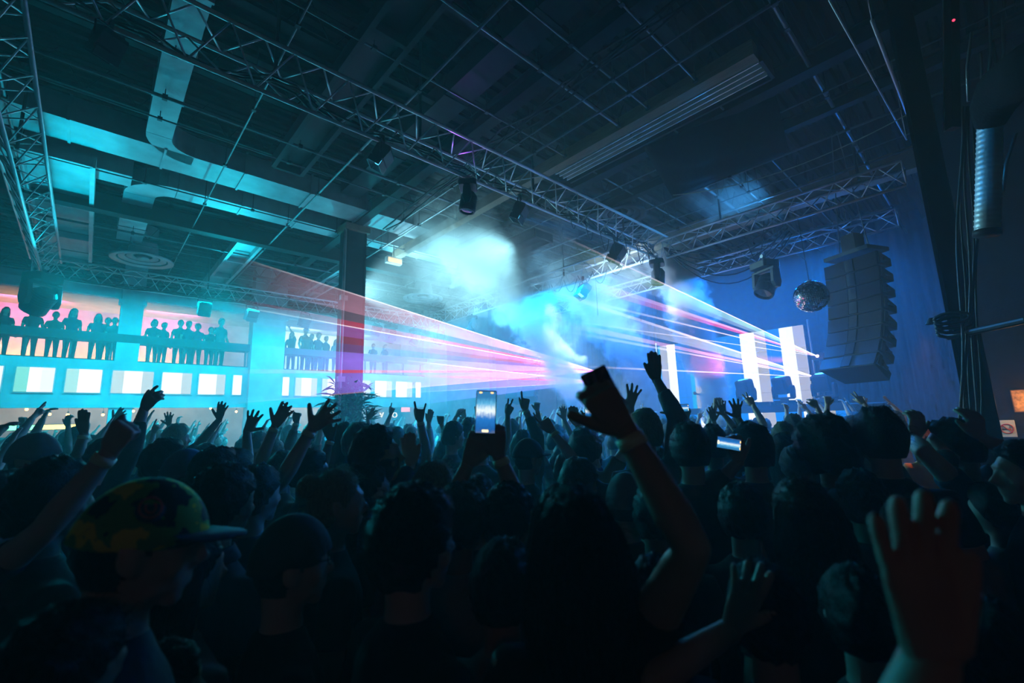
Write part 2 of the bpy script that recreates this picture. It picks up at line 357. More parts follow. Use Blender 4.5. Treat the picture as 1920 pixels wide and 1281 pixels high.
# round diffusers
def diffuser(c, r, label, mat):
    t = thing('round_diffuser', label, 'diffuser', c, kind='structure')
    for k, (a, b, z) in enumerate(((1, .8, 0), (.75, .55, .05), (.5, .3, .09))):
        MB().lathe([(r*b, z), (r*a, z-.03), (r*a, z+.01), (r*b, z+.05), (r*b, z)], 36).build('ring', mat, t, smooth=True)
    MB().lathe([(0, .0), (r*.2, .02), (r*.2, .06), (0, .08)], 24).build('hub', mat, t, smooth=True)
    MB().lathe([(r*.5, .1), (r*.42, .5), (r*.42, .9)], 24).build('neck', mat, t, smooth=True)
diffuser((.68, 15.1, 6.32), .68, 'large pale round ceiling diffuser over the balcony side', 'galvanised')
diffuser((8.35, 5.25, 6.25), .55, 'dark round ceiling diffuser half lost in blue smoke', 'duct_dark')
diffuser((8.4, 13.6, 6.2), .7, 'round ceiling diffuser beyond the smoke near the stage end', 'galvanised')
# hung black cloth
def cloth(name, C, sagz, label, n=14):
    P00, P10, P11, P01 = [Vector(p) for p in C]; V = []; F = []
    for i in range(n+1):
        for j in range(n+1):
            u, v = i/n, j/n; p = P00.lerp(P10, u).lerp(P01.lerp(P11, u), v)
            w = 4*u*(1-u)*v*(1-v)*4
            p = p + Vector((0, 0, -sagz*w/4 + .05*sin(9*u+5*v)*w + .03*sin(17*v-6*u)*min(1, w*2))); V.append(p)
    for i in range(n):
        for j in range(n): a = i*(n+1)+j; F.append((a, a+1, a+n+2, a+n+1))
    o = MB().raw(V, F).build(name, 'black_cloth', smooth=True, label=label, cat='cloth')
    s = o.modifiers.new('thick', 'SOLIDIFY'); s.thickness = .006; return o
cloth('black_drape', [at(1205, 275, Z=6.3), at(1455, 180, Z=6.35), at(1480, 285, Z=6.2), at(1262, 372, Z=5.7)], .5, 'black cloth slung under the roof beside the louvred strip')
MB().tube(sag(at(1262, 366, Z=5.7), at(1745, 190, Z=5.6), .25, 16), .008, 5).build('guy_rope', M('rope', (.45, .42, .3), .8), label='pale rope tied to the tip of the black cloth', cat='rope')
# cable bundle along the roof
cb = thing('cable_bundle', 'bundle of black cables slung across the roof above the truss', 'cable')
for k in range(4):
    P = [Vector((4.3+.12*sin(k*2.1)+.35*i/12+.05*sin(i*1.7+k), 1.6+i*.62, 6.3-.04*k+.05*sin(i*2.3+k*1.3))) for i in range(13)]
    MB().tube(P, .016, 5).build('cable', 'rubber', cb, smooth=True)

# ---------------------------------------------------------------- trusses
def truss(p0, p1, s, label, bay=None, flip=False, cr=.026, br=.011):
    p0, p1 = Vector(p0), Vector(p1); L = (p1-p0).length; ang = atan2((p1-p0).y, (p1-p0).x)
    t = thing('lighting_truss', label, 'truss', p0, (0, 0, ang))
    h = s*.87; A, B, C = ((-s/2, h), (s/2, h), (0, 0))
    if flip: A, B, C = ((-s/2, 0), (s/2, 0), (0, h))
    for (y, z) in (A, B, C): MB().tube([(0, y, z), (L, y, z)], cr, 10).build('chord', 'aluminium', t, smooth=True)
    n = round(L/(bay or s)); st = L/n
    def bm(a, b, x0, x1): return MB().tube([(x0, *a), (x1, *b)], br, 6).mesh('brace', 'aluminium', True)
    faces = ((A, B), (B, C), (C, A))
    up = [bm(a, b, 0, st/2) for a, b in faces]; dn = [bm(b, a, st/2, st) for a, b in faces]
    cr_ = [bm(a, b, 0, 0) for a, b in faces]
    for i in range(n):
        for k in range(3):
            link('brace', up[k], t, (i*st, 0, 0)); link('brace', dn[k], t, (i*st, 0, 0))
    for x in (0, L):
        for k in range(3): link('end_brace', cr_[k], t, (x, 0, 0))
    return t
TZ = 5.5
truss((-4.6, 5.12, TZ), (9.75, 5.12, TZ), .52, 'long bright triangular truss crossing the hall overhead', .62)
truss((-1.1, 5.4, TZ), (-1.1, 15.3, TZ), .52, 'truss at the hall side joining the balcony truss corner', .7)
truss((-1.3, 15.17, TZ), (9.6, 15.17, TZ), .5, 'long truss in front of the balcony', .62)
truss((9.55, 15.3, TZ), (9.55, 5.3, TZ), .5, 'truss running from the stage corner to the balcony corner', .7)
truss((9.6, 4.9, TZ-.05), (9.6, .6, TZ-.05), .42, 'truss over the stage front holding the mirror ball', .6)
truss((12.2, 12.2, 5.6), (12.2, 1.0, 5.6), .4, 'slim truss above the stage booth', .7)
RODS = ['hanging the long truss near the bright duct', 'hanging the long truss beside the dark trough', 'hanging the long truss above the flood lights', 'hanging the long truss by the round diffuser', 'hanging the side truss halfway along', 'hanging the side truss near the big tilted light', 'hanging the balcony truss over the second bay', 'hanging the balcony truss past the broad column', 'hanging the corner truss towards the balcony', 'hanging the corner truss in the smoke', 'hanging the stage front truss by the drooping cables', 'hanging the stage front truss above the speaker stack', 'hanging the booth truss on the smoke side', 'hanging the booth truss by the video wall']
# suspension steels and cables on the trusses
for k, (x, y) in enumerate(((1.2, 5.12), (3.1, 5.12), (5.4, 5.12), (8.2, 5.12), (-1.1, 9), (-1.1, 13.6), (2.2, 15.17), (5.9, 15.17), (9.55, 11), (9.55, 8), (9.6, 3.6), (9.6, 1.2), (12.2, 9.5), (12.2, 3.2))):
    MB().tube([(x, y, TZ+.3), (x, y, 7.38)], .022, 6).build('hanging_rod', 'dark_steel', label='dark steel rod %s' % RODS[k], cat='rod', group='truss hanging rods')
def bundle(label, runs):
    t = thing('cable_bundle', label, 'cable')
    for P, r in runs: MB().tube(P, r, 6).build('cable', 'rubber', t, smooth=True)
def cable(P, r, label, name='cable'): return MB().tube(P, r, 6).build(name, 'rubber', smooth=True, label=label, cat='cable')
pts = []
for i in range(40):
    x = -1 + i*.27; pts.append((x, 5.12+.06*sin(i*1.3), TZ+.12+.07*sin(i*.9)-(.06 if i % 7 == 3 else 0)))
bundle('black cables lashed along the long overhead truss', [([(p[0], p[1]+.03*k, p[2]+.05*sin(i*.7+k*2)) for i, p in enumerate(pts)], .013) for k in range(3)])
bundle('black cables strapped along the balcony truss', [([(-1+i*.3, 15.1+.03*k, TZ+.02*k+.03*sin(i+k*2.2)) for i in range(34)], .015) for k in range(5)])
bundle('drooping cables between the truss corner and the stage truss', [(sag((9.7, 5.0, TZ+.25), (10.3+.1*k, 2.6, 5.75-.05*k), .35+.16*k, 14), .014) for k in range(5)])
bundle('loops of cable hanging off the stage end of the long truss', [(sag((6.2+k*.45, 4.98, TZ+.05), (6.65+k*.45+.1*(k % 3), 5.2, TZ+.1), .22+.1*(k % 3), 9), .008) for k in range(7)])
bundle('loops of cable hanging off the corner truss', [(sag((9.5, 6+k*.5, TZ+.1), (9.6, 6.55+k*.5, TZ+.2), .25+.12*(k % 2), 8), .008) for k in range(8)])
# chain hoist fall
def chain(p, n, label):
    t = thing('hanging_chain', label, 'chain', p)
    lm = MB(); pts = [(.012*cos(a), 0, .022*sin(a)) for a in np.linspace(0, 2*pi, 9)]
    lm.tube(pts, .004, 5, cap=False); me = lm.mesh('chain_link', 'chain_steel', True)
    for i in range(n): link('chain_link', me, t, (0, 0, -i*.036), (0, 0, pi/2*(i % 2)))
cp = at(1117, 528, X=9.55); chain((cp.x, cp.y, cp.z), 26, 'steel hoist chain dangling under the truss corner')

# ---------------------------------------------------------------- fixtures
M('lens_glass', (.05, .06, .08), .08, 0, var=0, bump=0, spec=.8)
def moving_head(loc, pan, tilt, s, label, upright=False, lens='lens_glass', group=None, name='moving_head_light'):
    t = thing(name, label, 'stage light', loc, (pi if upright else 0, 0, pan), group)
    t.scale = (s, s, s)
    if not upright:
        c = MB().box((-.02, -.03, -.02), (.02, .03, .12)).build('clamp', 'dark_steel', t)
        MB().tube([(0, -.04, .09), (0, .04, .09)], .035, 10).build('clamp_jaw', 'aluminium', c)
    MB().prism([(-.19, -.13), (-.15, -.17), (.15, -.17), (.19, -.13), (.19, .13), (.15, .17), (-.15, .17), (-.19, .13)], -.14, -.02).build('base', 'black_paint', t, bevel=.012)
    y = MB()
    MB().box((-.24, -.06, -.2), (.24, .06, -.15)).build('yoke_bar', 'black_paint', t, bevel=.012)
    for sx in (-1, 1):
        MB().prism([(-.07, -.19), (.07, -.19), (.085, -.42), (.05, -.52), (-.05, -.52), (-.085, -.42)], sx*.2-.035, sx*.2+.035, 0).build('yoke_arm', 'black_paint', t, bevel=.012)
    hd = bpy.data.objects.new('head', MB().lathe([(0, .2), (.1, .2), (.145, .14), (.155, .02), (.165, -.16), (.15, -.2), (.13, -.2), (.13, -.17), (0, -.17)], 22).mesh('head', 'black_paint', False))
    COL.objects.link(hd); hd.parent = t; hd.location = (0, 0, -.43); hd.rotation_euler = (tilt, 0, 0)
    MB().lathe([(0, -.18), (.08, -.185), (.128, -.17)], 20).build('lens', lens, hd, smooth=True)
    for k in range(5): MB().lathe([(.157, .1-.035*k), (.163, .1-.035*k), (.163, .115-.035*k), (.157, .115-.035*k)], 20).build('cooling_fin', 'dark_steel', hd)
    return t
def flood(loc, pan, tilt, s, label, lens='lens_glass', group=None):
    t = thing('flood_light', label, 'stage light', loc, (0, 0, pan), group); t.scale = (s, s, s)
    MB().box((-.025, -.03, -.03), (.025, .03, .1)).build('clamp', 'black_paint', t)
    yk = MB().tube([(-.19, 0, -.33), (-.19, 0, -.06), (-.16, 0, -.03), (.16, 0, -.03), (.19, 0, -.06), (.19, 0, -.33)], (.012), 6).build('yoke', 'black_paint', t)
    b = bpy.data.objects.new('housing', MB().prism([(-.12, -.1), (-.08, -.14), (.08, -.14), (.12, -.1), (.14, .1), (.1, .16), (-.1, .16), (-.14, .1)], -.17, .17, 0).mesh('housing', 'black_paint'))
    COL.objects.link(b); b.parent = t; b.location = (0, 0, -.3); b.rotation_euler = (tilt, 0, 0)
    MB().box((-.13, -.1, -.15), (.13, .1, -.142)).build('lens', lens, b)
    for (lo, hi, rx, ry) in (((-.16, -.13, -.27), (.16, -.115, -.14), 0, 0), ((-.16, .115, -.27), (.16, .13, -.14), 0, 0), ((-.175, -.11, -.25), (-.165, .11, -.14), 0, 0), ((.165, -.11, -.25), (.175, .11, -.14), 0, 0)):
        MB().box(lo, hi).build('barn_door', 'black_paint', b)
    for k in range(4): MB().box((-.12, -.08+.05*k, .155), (.12, -.06+.05*k, .18)).build('cooling_fin', 'black_paint', b)
    return t
def hang(x, y, dy=0, Z=TZ-.02, Y=None, X=None):
    p = at(x, y, Y=Y) if Y is not None else at(x, y, X=X); return p
E('blue_lens', (.1, .6, 1), 2.0); E('cyan_lens', (.3, .95, 1), 6.0); E('green_lens', (.2, 1, .5), 3.0)
p = at(205, 62, Y=5.0); flood((p.x, 5.1, TZ), .5, .5, .6, 'black flood light with barn doors clamped to the long truss by the bright duct')
p = at(725, 268, Y=5.0); flood((p.x, 5.1, TZ), .9, .55, .72, 'black flood light with a pale lens on the long truss above the column', 'blue_lens')
p = at(885, 338, Y=5.0); moving_head((p.x, 5.1, TZ-.08), .8, .15, .78, 'black moving head hanging from the long truss in front of the smoke')
p = at(983, 372, Y=5.0); flood((p.x, 5.1, TZ), .5, .5, .72, 'black flood light hanging past the moving head on the long truss', 'blue_lens')
p = at(1165, 462, Y=5.0); flood((p.x, 5.1, TZ), .3, .6, .9, 'black flood light tilted down near the truss corner')
p = at(1240, 505, Y=5.0); moving_head((p.x, 5.1, TZ-.08), .4, .1, .95, 'black moving head at the stage corner of the long truss')
flood((9.5, 7.3, TZ), 1.2, .6, .95, 'flood light glowing green through the laser haze', 'green_lens')
flood((9.5, 9.6, TZ), 1.4, .5, .9, 'black flood light halfway along the corner truss')
moving_head((9.5, 12.2, TZ-.06), 1.2, .4, .95, 'black moving head towards the balcony end of the corner truss')
moving_head((-1.05, 14.6, TZ-.05), .7, .7, 1.5, 'big tilted moving head at the balcony truss corner')
p = at(735, 640, Y=15.0); moving_head((p.x, 15.1, TZ-.05), .5, .5, 1.1, 'moving head throwing a white beam by the balcony corner', lens='cyan_lens')
moving_head((9.0, 15.1, TZ-.05), 1.5, .5, 1.1, 'moving head beside the beaming one at the balcony corner')
moving_head((9.6, 14.4, TZ-.05), .2, .4, 1.1, 'moving head just past the balcony corner on the corner truss')
for k, xx in enumerate((2.15, 3.35, 4.9, 7.4)):
    flood((xx, 15.1, TZ), .2*k, .4, .9, ['flood light under the balcony truss before the pink bay', 'flood light under the balcony truss above the bare headed row', 'flood light under the balcony truss beside the broad column', 'flood light under the balcony truss beyond the broad column'][k], group='flood lights on the balcony truss')
p = at(1432, 490, X=9.6); moving_head((9.6, p.y, p.z-.0), 1.1, .55, 1.15, 'black moving head hanging before the stage on loose cables')
bundle('loose cables feeding the hanging stage moving head', [(sag((9.6, p.y+.08*k, p.z+.1), (9.6, p.y-.5+.4*k, TZ+.1), .12, 7), .008) for k in range(3)])
# mirror ball
bp = at(1521, 556, X=9.3)
mbl = thing('mirror_ball', 'mirror ball with square glass tiles hanging over the stage front', 'mirror ball', bp)
V = []; F = []; R_ = .28; nb = 26
core = MB().ball((0, 0, 0), .274, 28, 18).build('core', 'black_paint', mbl, smooth=True)
tb = MB()
for i in range(1, nb):
    th = pi*i/nb; m = max(4, int(2*nb*sin(th)))
    for j in range(m):
        ph = 2*pi*j/m; d = Vector((sin(th)*cos(ph), sin(th)*sin(ph), cos(th))); n_ = (d+Vector([RNG.uniform(-.05, .05) for _ in '123'])).normalized()
        e1 = n_.cross(Vector((0, 0, 1))).normalized(); e2 = n_.cross(e1); w = .0145
        c = d*R_; tb.raw([c+e1*w+e2*w, c-e1*w+e2*w, c-e1*w-e2*w, c+e1*w-e2*w], [(0, 1, 2, 3)])
M('mirror_tile', (.8, .84, .88), .06, 1, var=0, bump=0)
tb.build('mirror_tiles', 'mirror_tile', mbl, kind='stuff')
MB().lathe([(0, .3), (.04, .3), (.05, .265), (0, .265)], 16).build('cap', 'aluminium', mbl)
MB().tube([(0, 0, .3), (.3, .1, TZ-bp.z-.03)], .006, 4).build('wire', 'dark_steel', mbl)

# ---------------------------------------------------------------- stage
MB().box((11.9, 1.2, 0), (16, 12.5, 1.15)).build('stage_platform', 'stage_black', label='black stage platform behind the crowd', **ST)
W_, G_, B_, C_ = (1, 1, 1), (.4, .38, .33), (0, .16, .6), (0, .35, .55)
XL = 15.0
def Yw(x, X): return at(x, 700, X=X).y
yl, yh = 3.7, 8.32
def fr(y): return (y-yl)/(yh-yl)
bars('led_wall_picture', [(0, G_), (fr(3.96), W_), (fr(4.32), B_), (fr(4.72), G_), (fr(5.02), W_), (fr(5.46), B_), (fr(6.15), B_), (fr(6.5), W_), (fr(6.8), G_), (fr(7.05), C_), (fr(7.2), B_), (fr(7.66), W_), (fr(7.96), G_), (fr(8.24), C_)], 1.3, 'World', 1, yl, yh)
lw = thing('led_wall', 'tall video wall behind the stage showing white and grey upright bars on blue', 'video wall', (XL, 0, 1.15))
nc, nr = 10, 5; cw, ch = (yh-yl)/nc, 3.15/nr
pm = MB().box((0, .004, .004), (.07, cw-.004, ch-.004)).mesh('screen_panel', 'led_wall_picture')
for i in range(nc):
    for j in range(nr): link('screen_panel', pm, lw, (0, yl+i*cw, j*ch))
MB().box((.07, yl, 0), (.25, yh, 3.15)).build('frame', 'stage_black', lw)
for y in (yl-.12, yh+.12): MB().tube([(.1, y, 0), (.1, y, 3.3)], .03, 8).build('upright', 'aluminium', lw)
# booth
XB = 12.95
bt = thing('dj_booth', 'long dark stage booth with a glowing screen front', 'booth', (XB, 0, 1.15))
MB().box((0, 2.3, .72), (.9, 7.5, .84)).build('table_top', 'stage_black', bt)
MB().box((.05, 2.35, 0), (.12, 7.45, .72)).build('front_board', 'stage_black', bt)
for y in (2.4, 4.9, 7.4): MB().box((.1, y-.03, 0), (.85, y+.03, .72)).build('support', 'stage_black', bt)
yq = lambda x: at(x, 790, X=XB).y
bl, bh = 2.35, 7.45; fb = lambda x: (yq(x)-bl)/(bh-bl)
bars('booth_picture', [(0, B_), (fb(1570), G_), (fb(1540), W_), (fb(1510), B_), (fb(1457), G_), (fb(1432), W_), (fb(1406), B_), (fb(1335), G_), (fb(1327), W_), (fb(1315), B_), (fb(1225), W_), (fb(1205), B_)], 1.4, 'World', 1, bl, bh)
pw = (bh-bl)/10; pm = MB().box((0, .004, .004), (.05, pw-.004, .38)).mesh('screen_panel', 'booth_picture')
for i in range(10): link('screen_panel', pm, bt, (0, bl+i*pw, .28))
MB().box((.35, 4.3, .84), (.8, 5.0, .95)).build('mixer', 'black_paint', bt)
for y in (3.75, 5.05): 
    d = MB().box((.35, y, .84), (.78, y+.5, .93)).build('deck_player', 'black_paint', bt)
    MB().lathe([(0, .02), (.13, .02), (.13, 0)], 20).build('platter', 'dark_steel', d, (.56, y+.25, .93))
def big_head(loc, pan, label):
    t = thing('stage_moving_head', label, 'stage light', loc, (0, 0, pan), 'upright moving heads on the booth')
    MB().prism([(-.2, -.16), (-.15, -.2), (.15, -.2), (.2, -.16), (.2, .16), (.15, .2), (-.15, .2), (-.2, .16)], .03, .12).build('base', 'black_paint', t, bevel=.015)
    for (x, y) in ((-.15, -.14), (.15, -.14), (.15, .14), (-.15, .14)): MB().lathe([(0, 0), (.03, 0), (.03, .03), (0, .03)], 10).build('foot', 'rubber', t, (x, y, 0))
    MB().lathe([(0, .12), (.1, .12), (.1, .16), (0, .16)], 18).build('pan_bearing', 'black_paint', t)
    MB().box((-.25, -.07, .15), (.25, .07, .2)).build('yoke_bar', 'black_paint', t, bevel=.02)
    for sx in (-1, 1): MB().prism([(-.08, .17), (.08, .17), (.1, .4), (.07, .5), (-.07, .5), (-.1, .4)], sx*.235-.035, sx*.235+.035, 0).build('yoke_arm', 'black_paint', t, bevel=.02)
    h = MB().box((-.19, -.17, -.15), (.19, .17, .3)).build('head', 'black_paint', t, (0, 0, .44), (-.2, 0, 0), bevel=.06)
    MB().lathe([(0, .31), (.12, .31), (.14, .295)], 20).build('lens', 'blue_lens', h, smooth=True)
    for sx in (-1, 1): MB().lathe([(0, 0), (.05, 0), (.045, .02), (0, .025)], 14, mat=Matrix.Rotation(sx*pi/2, 4, 'Y')).build('tilt_cap', 'dark_steel', h, (sx*.19, 0, .0))
    MB().box((-.08, -.2, .0), (.08, -.17, .12)).build('fan_grille', 'dark_steel', h)
for k, (x, y) in enumerate(((1402, 764), (1472, 758), (1549, 756))):
    p = at(x, y, X=13.25); big_head((13.25, p.y, 1.99), 1.2+.1*k, ['upright moving head on the booth beside the smoke jet', 'upright moving head in the middle of the booth in front of a white bar', 'upright moving head at the booth end below the speaker stack'][k])
# laser projectors on stands
def laser_box(p, label):
    t = thing('laser_projector', label, 'laser', p)
    MB().box((-.02, -.14, -.09), (.4, .14, .1)).build('case', 'black_paint', t, bevel=.01)
    MB().lathe([(0, 0), (.035, 0), (.03, .012), (0, .02)], 14, mat=Matrix.Rotation(-pi/2, 4, 'Y')).build('aperture', E('laser_aperture', (1, .5, .6), 30), t, (-.03, 0, 0))
    MB().tube([(.2, 0, -.09), (.2, 0, -(p[2]-1.15))], .025, 8).build('pole', 'dark_steel', t)
    MB().lathe([(0, 0), (.22, 0), (.22, .02), (0, .03)], 18).build('floor_plate', 'dark_steel', t, (.2, 0, -(p[2]-1.15)))
LAS = [at(1533, 668, X=14.2), at(1530, 707, X=13.9), at(1121, 697, X=13.9), at(1122, 716, X=13.7)]
laser_box(LAS[0], 'laser projector on a high stand at the speaker side of the stage')
laser_box(LAS[1], 'laser projector on a low stand at the speaker side of the stage')
laser_box(LAS[2], 'laser projector on a high stand at the smoke side of the stage')
laser_box(LAS[3], 'laser projector on a low stand at the smoke side of the stage')
# line arrays
def line_array(loc, yaw, n, label, s=1.):
    t = thing('line_array', label, 'loudspeaker', loc, (0, 0, yaw)); t.scale = (s, s, s)
    MB().box((-.1, -.45, .08), (.55, .45, .16)).build('fly_frame', 'dark_steel', t)
    MB().box((.05, -.14, .16), (.35, .14, .55)).build('hoist_motor', 'black_paint', t)
    for sy in (-.3, .3): MB().tube([(.2, sy, .16), (.2, sy*.2, (7.38-loc[2])/s)], .012, 5).build('sling', 'chain_steel', t)
    z = 0; ang = 0; x = 0
    for i in range(n):
        a = radians(1.2+i*.9); ang += a; H = .29
        cab = MB().raw([(0, -.55, -H), (0, .55, -H), (0, .55, 0), (0, -.55, 0), (.6, -.42, -H*.78), (.6, .42, -H*.78), (.6, .42, -H*.22), (.6, -.42, -H*.22)], [(3, 2, 1, 0), (4, 5, 6, 7), (0, 1, 5, 4), (1, 2, 6, 5), (2, 3, 7, 6), (3, 0, 4, 7)])
        o = cab.build('cabinet', 'speaker_case', t, (x, 0, z), (0, ang, 0), bevel=.012)
        MB().box((-.015, -.53, -H+.015), (0, -.1, -.015)).build('grille', 'grille', o)
        MB().box((-.015, .1, -H+.015), (0, .53, -.015)).build('grille', 'grille', o)
        MB().box((-.03, -.08, -H+.02), (0, .08, -.02)).build('horn', 'duct_dark', o)
        MB().box((.02, -.57, -H+.04), (.1, -.55, -.04)).build('rigging_plate', 'dark_steel', o)
        MB().box((.2, -.54, -H*.6), (.34, -.5, -H*.4)).build('handle', 'dark_steel', o)
        z -= (H+.012)*cos(ang); x += -(H+.012)*sin(ang)*-1*-1
    return t
line_array((10.45, 1.66, 4.66), -.42, 8, 'tall black speaker stack hanging beside the mirror ball', .92)
line_array((11.1, 11.35, 4.6), .35, 7, 'distant speaker stack hanging between the smoke jets')
for k, (x, y) in enumerate(((12.2, 8.6), (12.1, 2.0))):
    t = thing('floor_speaker', ['black floor speaker at the stage edge under the smoke', 'black floor speaker below the hanging stack'][k], 'loudspeaker', (x, y, 1.15))
    MB().box((-.3, -.35, 0), (.3, .35, .8)).build('cabinet', 'speaker_case', t, bevel=.02)
    MB().box((-.32, -.32, .03), (-.3, .32, .77)).build('grille', 'grille', t)
# smoke jet nozzles
for k, (x, y) in enumerate(((12.05, 9.5), (12.05, 6.75), (12.05, 5.15))):
    t = thing('smoke_jet', ['smoke jet nozzle nearer the balcony', 'smoke jet nozzle between the two others', 'smoke jet nozzle in front of the booth'][k], 'smoke jet', (x, y, 1.15))
    MB().box((-.12, -.12, 0), (.12, .12, .1)).build('base', 'black_paint', t)
    MB().tube([(0, 0, .1), (0, 0, .35)], .05, 12).build('nozzle', 'dark_steel', t)
# curtain and back line at the wings
def curtain(name, p0, p1, z0, z1, label, mat='black_cloth', n=60, amp=.06):
    p0, p1 = Vector((*p0, 0)), Vector((*p1, 0)); d = (p1-p0).normalized(); nn = Vector((-d.y, d.x, 0)); V = []; F = []
    for i in range(n+1):
        p = p0.lerp(p1, i/n) + nn*(amp*sin(i*1.35)+amp*.4*sin(i*.5))
        V += [(p.x, p.y, z0), (p.x, p.y, z1)]
    for i in range(n): F.append((2*i, 2*i+2, 2*i+3, 2*i+1))
    o = MB().raw(V, F).build(name, mat, smooth=True, label=label, cat='curtain'); s = o.modifiers.new('thick', 'SOLIDIFY'); s.thickness = .01
M('blue_cloth', (.05, .07, .1), .9, bump=.3)
curtain('stage_curtain', (15.6, .4), (15.6, 3.5), 1.15, 7.0, 'tall dark curtain behind the hanging speaker stack', 'blue_cloth')
curtain('stage_curtain', (15.6, 8.6), (15.6, 13.8), 1.15, 7.0, 'tall dark curtain beside the video wall on the smoke side', 'blue_cloth', 90)

# ---------------------------------------------------------------- balcony screens, bar, lamps
WS, GS, NS = (1, 1, 1), (.48, .45, .42), (.2, .62, .5)
sm = [bars('balcony_picture_a', [(0, NS), (.33, WS), (.66, (.85, .82, .82))], 1.5), bars('balcony_picture_b', [(0, (.38, .62, .55)), (.34, WS)], 1.5), bars('balcony_picture_c', [(0, (.5, .52, .48)), (.27, WS), (.72, GS)], 1.5),
      bars('balcony_picture_d', [(0, WS), (.66, GS)], 1.5), bars('balcony_picture_e', [(0, WS), (.98, GS)], 1.5)]
def scr(x0, x1, k, lab):
    p0, p1 = at(x0, 712, Y=YB).x, at(x1, 712, Y=YB).x
    t = thing('wall_screen', lab, 'screen', ((p0+p1)/2, YB, 3.25), group='screens along the balcony front')
    w = p1-p0
    MB().box((-w/2-.03, -.03, -.355), (w/2+.03, -.001, .355)).build('bezel', 'fascia_paint', t)
    MB().box((-w/2, -.045, -.325), (w/2, -.03, .325)).build('screen', sm[k], t)
S_ = [(-60, 3, 0), (28, 101, 0), (123, 190, 1), (210, 287, 2), (304, 359, 3), (373, 422, 3), (437, 453, 4), (528, 542, 4), (554, 594, 2), (604, 640, 2), (652, 694, 3), (703, 734, 3), (742, 772, 3), (779, 788, 4)]
L_ = ['bright screen cut by the picture edge on the balcony front', 'wide screen with a mint stripe under the first pink bay', 'wide screen with a pale mint stripe, second whole one of the row', 'wide screen with grey bands on both sides under the slim column', 'screen with a grey band touched by the pointing hand', 'screen with a grey band beside the narrow strip before the broad column',
      'narrow white strip screen before the broad column', 'narrow white strip screen just past the broad column', 'grey banded screen after the narrow strip past the broad column', 'grey banded screen just before the hall column', 'screen half hidden behind the hall column', 'first full screen beyond the hall column', 'last wide screen of the balcony row', 'narrow white strip screen ending the balcony row']
for (a, b, k), l in zip(S_, L_): scr(a, b, k, l)
# bar under the balcony
MB().box((-8, 20.6, 0), (11, 20.8, 3.6)).build('wall_bar', 'plaster', label='grey wall behind the bar under the balcony', **ST)
br = thing('bar_counter', 'long bar counter under the balcony', 'bar', (0, 19.6, 0))
MB().box((-7, -.3, 1.08), (3.4, .3, 1.14)).build('counter_top', 'wood_bar', br)
MB().box((-7, -.22, 0), (3.4, .22, 1.08)).build('front', 'stage_black', br)
bars('bar_light_picture', [(0, (.2, .9, .4)), (.4, (1, .9, .2)), (.8, (1, .6, .1))], 3.0, sample=False)
ml = thing('menu_light', 'yellow and green glowing menu strip above the bar', 'sign', (-1.0, 20.3, 2.02))
MB().box((-.9, -.04, -.09), (1.1, .04, .09)).build('case', 'black_paint', ml); MB().box((-.86, -.05, -.07), (1.06, -.04, .07)).build('glow_panel', 'bar_light_picture', ml)
E('bulb_glow', (1, .42, .1), 9)
bi = 0
ORD = 'first second third fourth fifth sixth seventh eighth ninth tenth eleventh twelfth thirteenth fourteenth'.split()
for (x, y) in ((10, 763), (50, 768), (93, 777), (127, 778), (193, 778), (250, 771), (302, 760), (370, 760), (395, 766), (443, 772), (543, 758), (575, 758), (600, 770), (640, 775)):
    p = at(x, y, Y=19.0); bi += 1
    t = thing('pendant_bulb', '%s warm pendant bulb along the bar counted from the picture edge' % ORD[bi-1], 'bulb', p, group='warm pendant bulbs over the bar')
    MB().ball((0, 0, 0), .04, 12, 8).build('globe', 'bulb_glow', t, smooth=True)
    MB().lathe([(0, .05), (.025, .05), (.022, .1), (0, .1)], 10).build('socket', 'black_paint', t)
    MB().tube([(0, 0, .1), (0, 0, 3.6-p.z)], .006, 4).build('cord', 'rubber', t)
    if bi % 4 == 2: lamp('POINT', 'bulb_light', (p.x, p.y-.1, p.z-.1), (1, .55, .25), 25, .06)
# letters standing on the far counter behind the hall column
E('letter_glow', (1, .75, .5), 1.5)
for k, (ch, x) in enumerate(zip('VO', (720, 743))):
    c = bpy.data.curves.new('letter', 'FONT'); c.body = ch; c.size = .36; c.extrude = .03
    tmp = bpy.data.objects.new('tmp', c); COL.objects.link(tmp); dg = bpy.context.evaluated_depsgraph_get()
    me = bpy.data.meshes.new_from_object(tmp.evaluated_get(dg)); bpy.data.objects.remove(tmp); me.materials.clear(); me.materials.append(MATS['letter_glow'])
    p = at(x, 783, Y=20.5); link('sign_letter', me, None, (p.x-.2, 20.56, p.z), (pi/2, 0, 0), label='glowing capital letter %s on the wall beyond the hall column' % ch, cat='letter')
E('pink_sign', (1, .3, .25), 1.6)
p = at(765, 768, Y=20.5); o = thing('neon_sign', 'small pink lit sign on the wall past the letters', 'sign', p)
MB().box((-.42, -.03, -.14), (.42, .03, .14)).build('case', 'black_paint', o); MB().box((-.4, -.04, -.12), (.4, -.03, .12)).build('glow_panel', 'pink_sign', o)
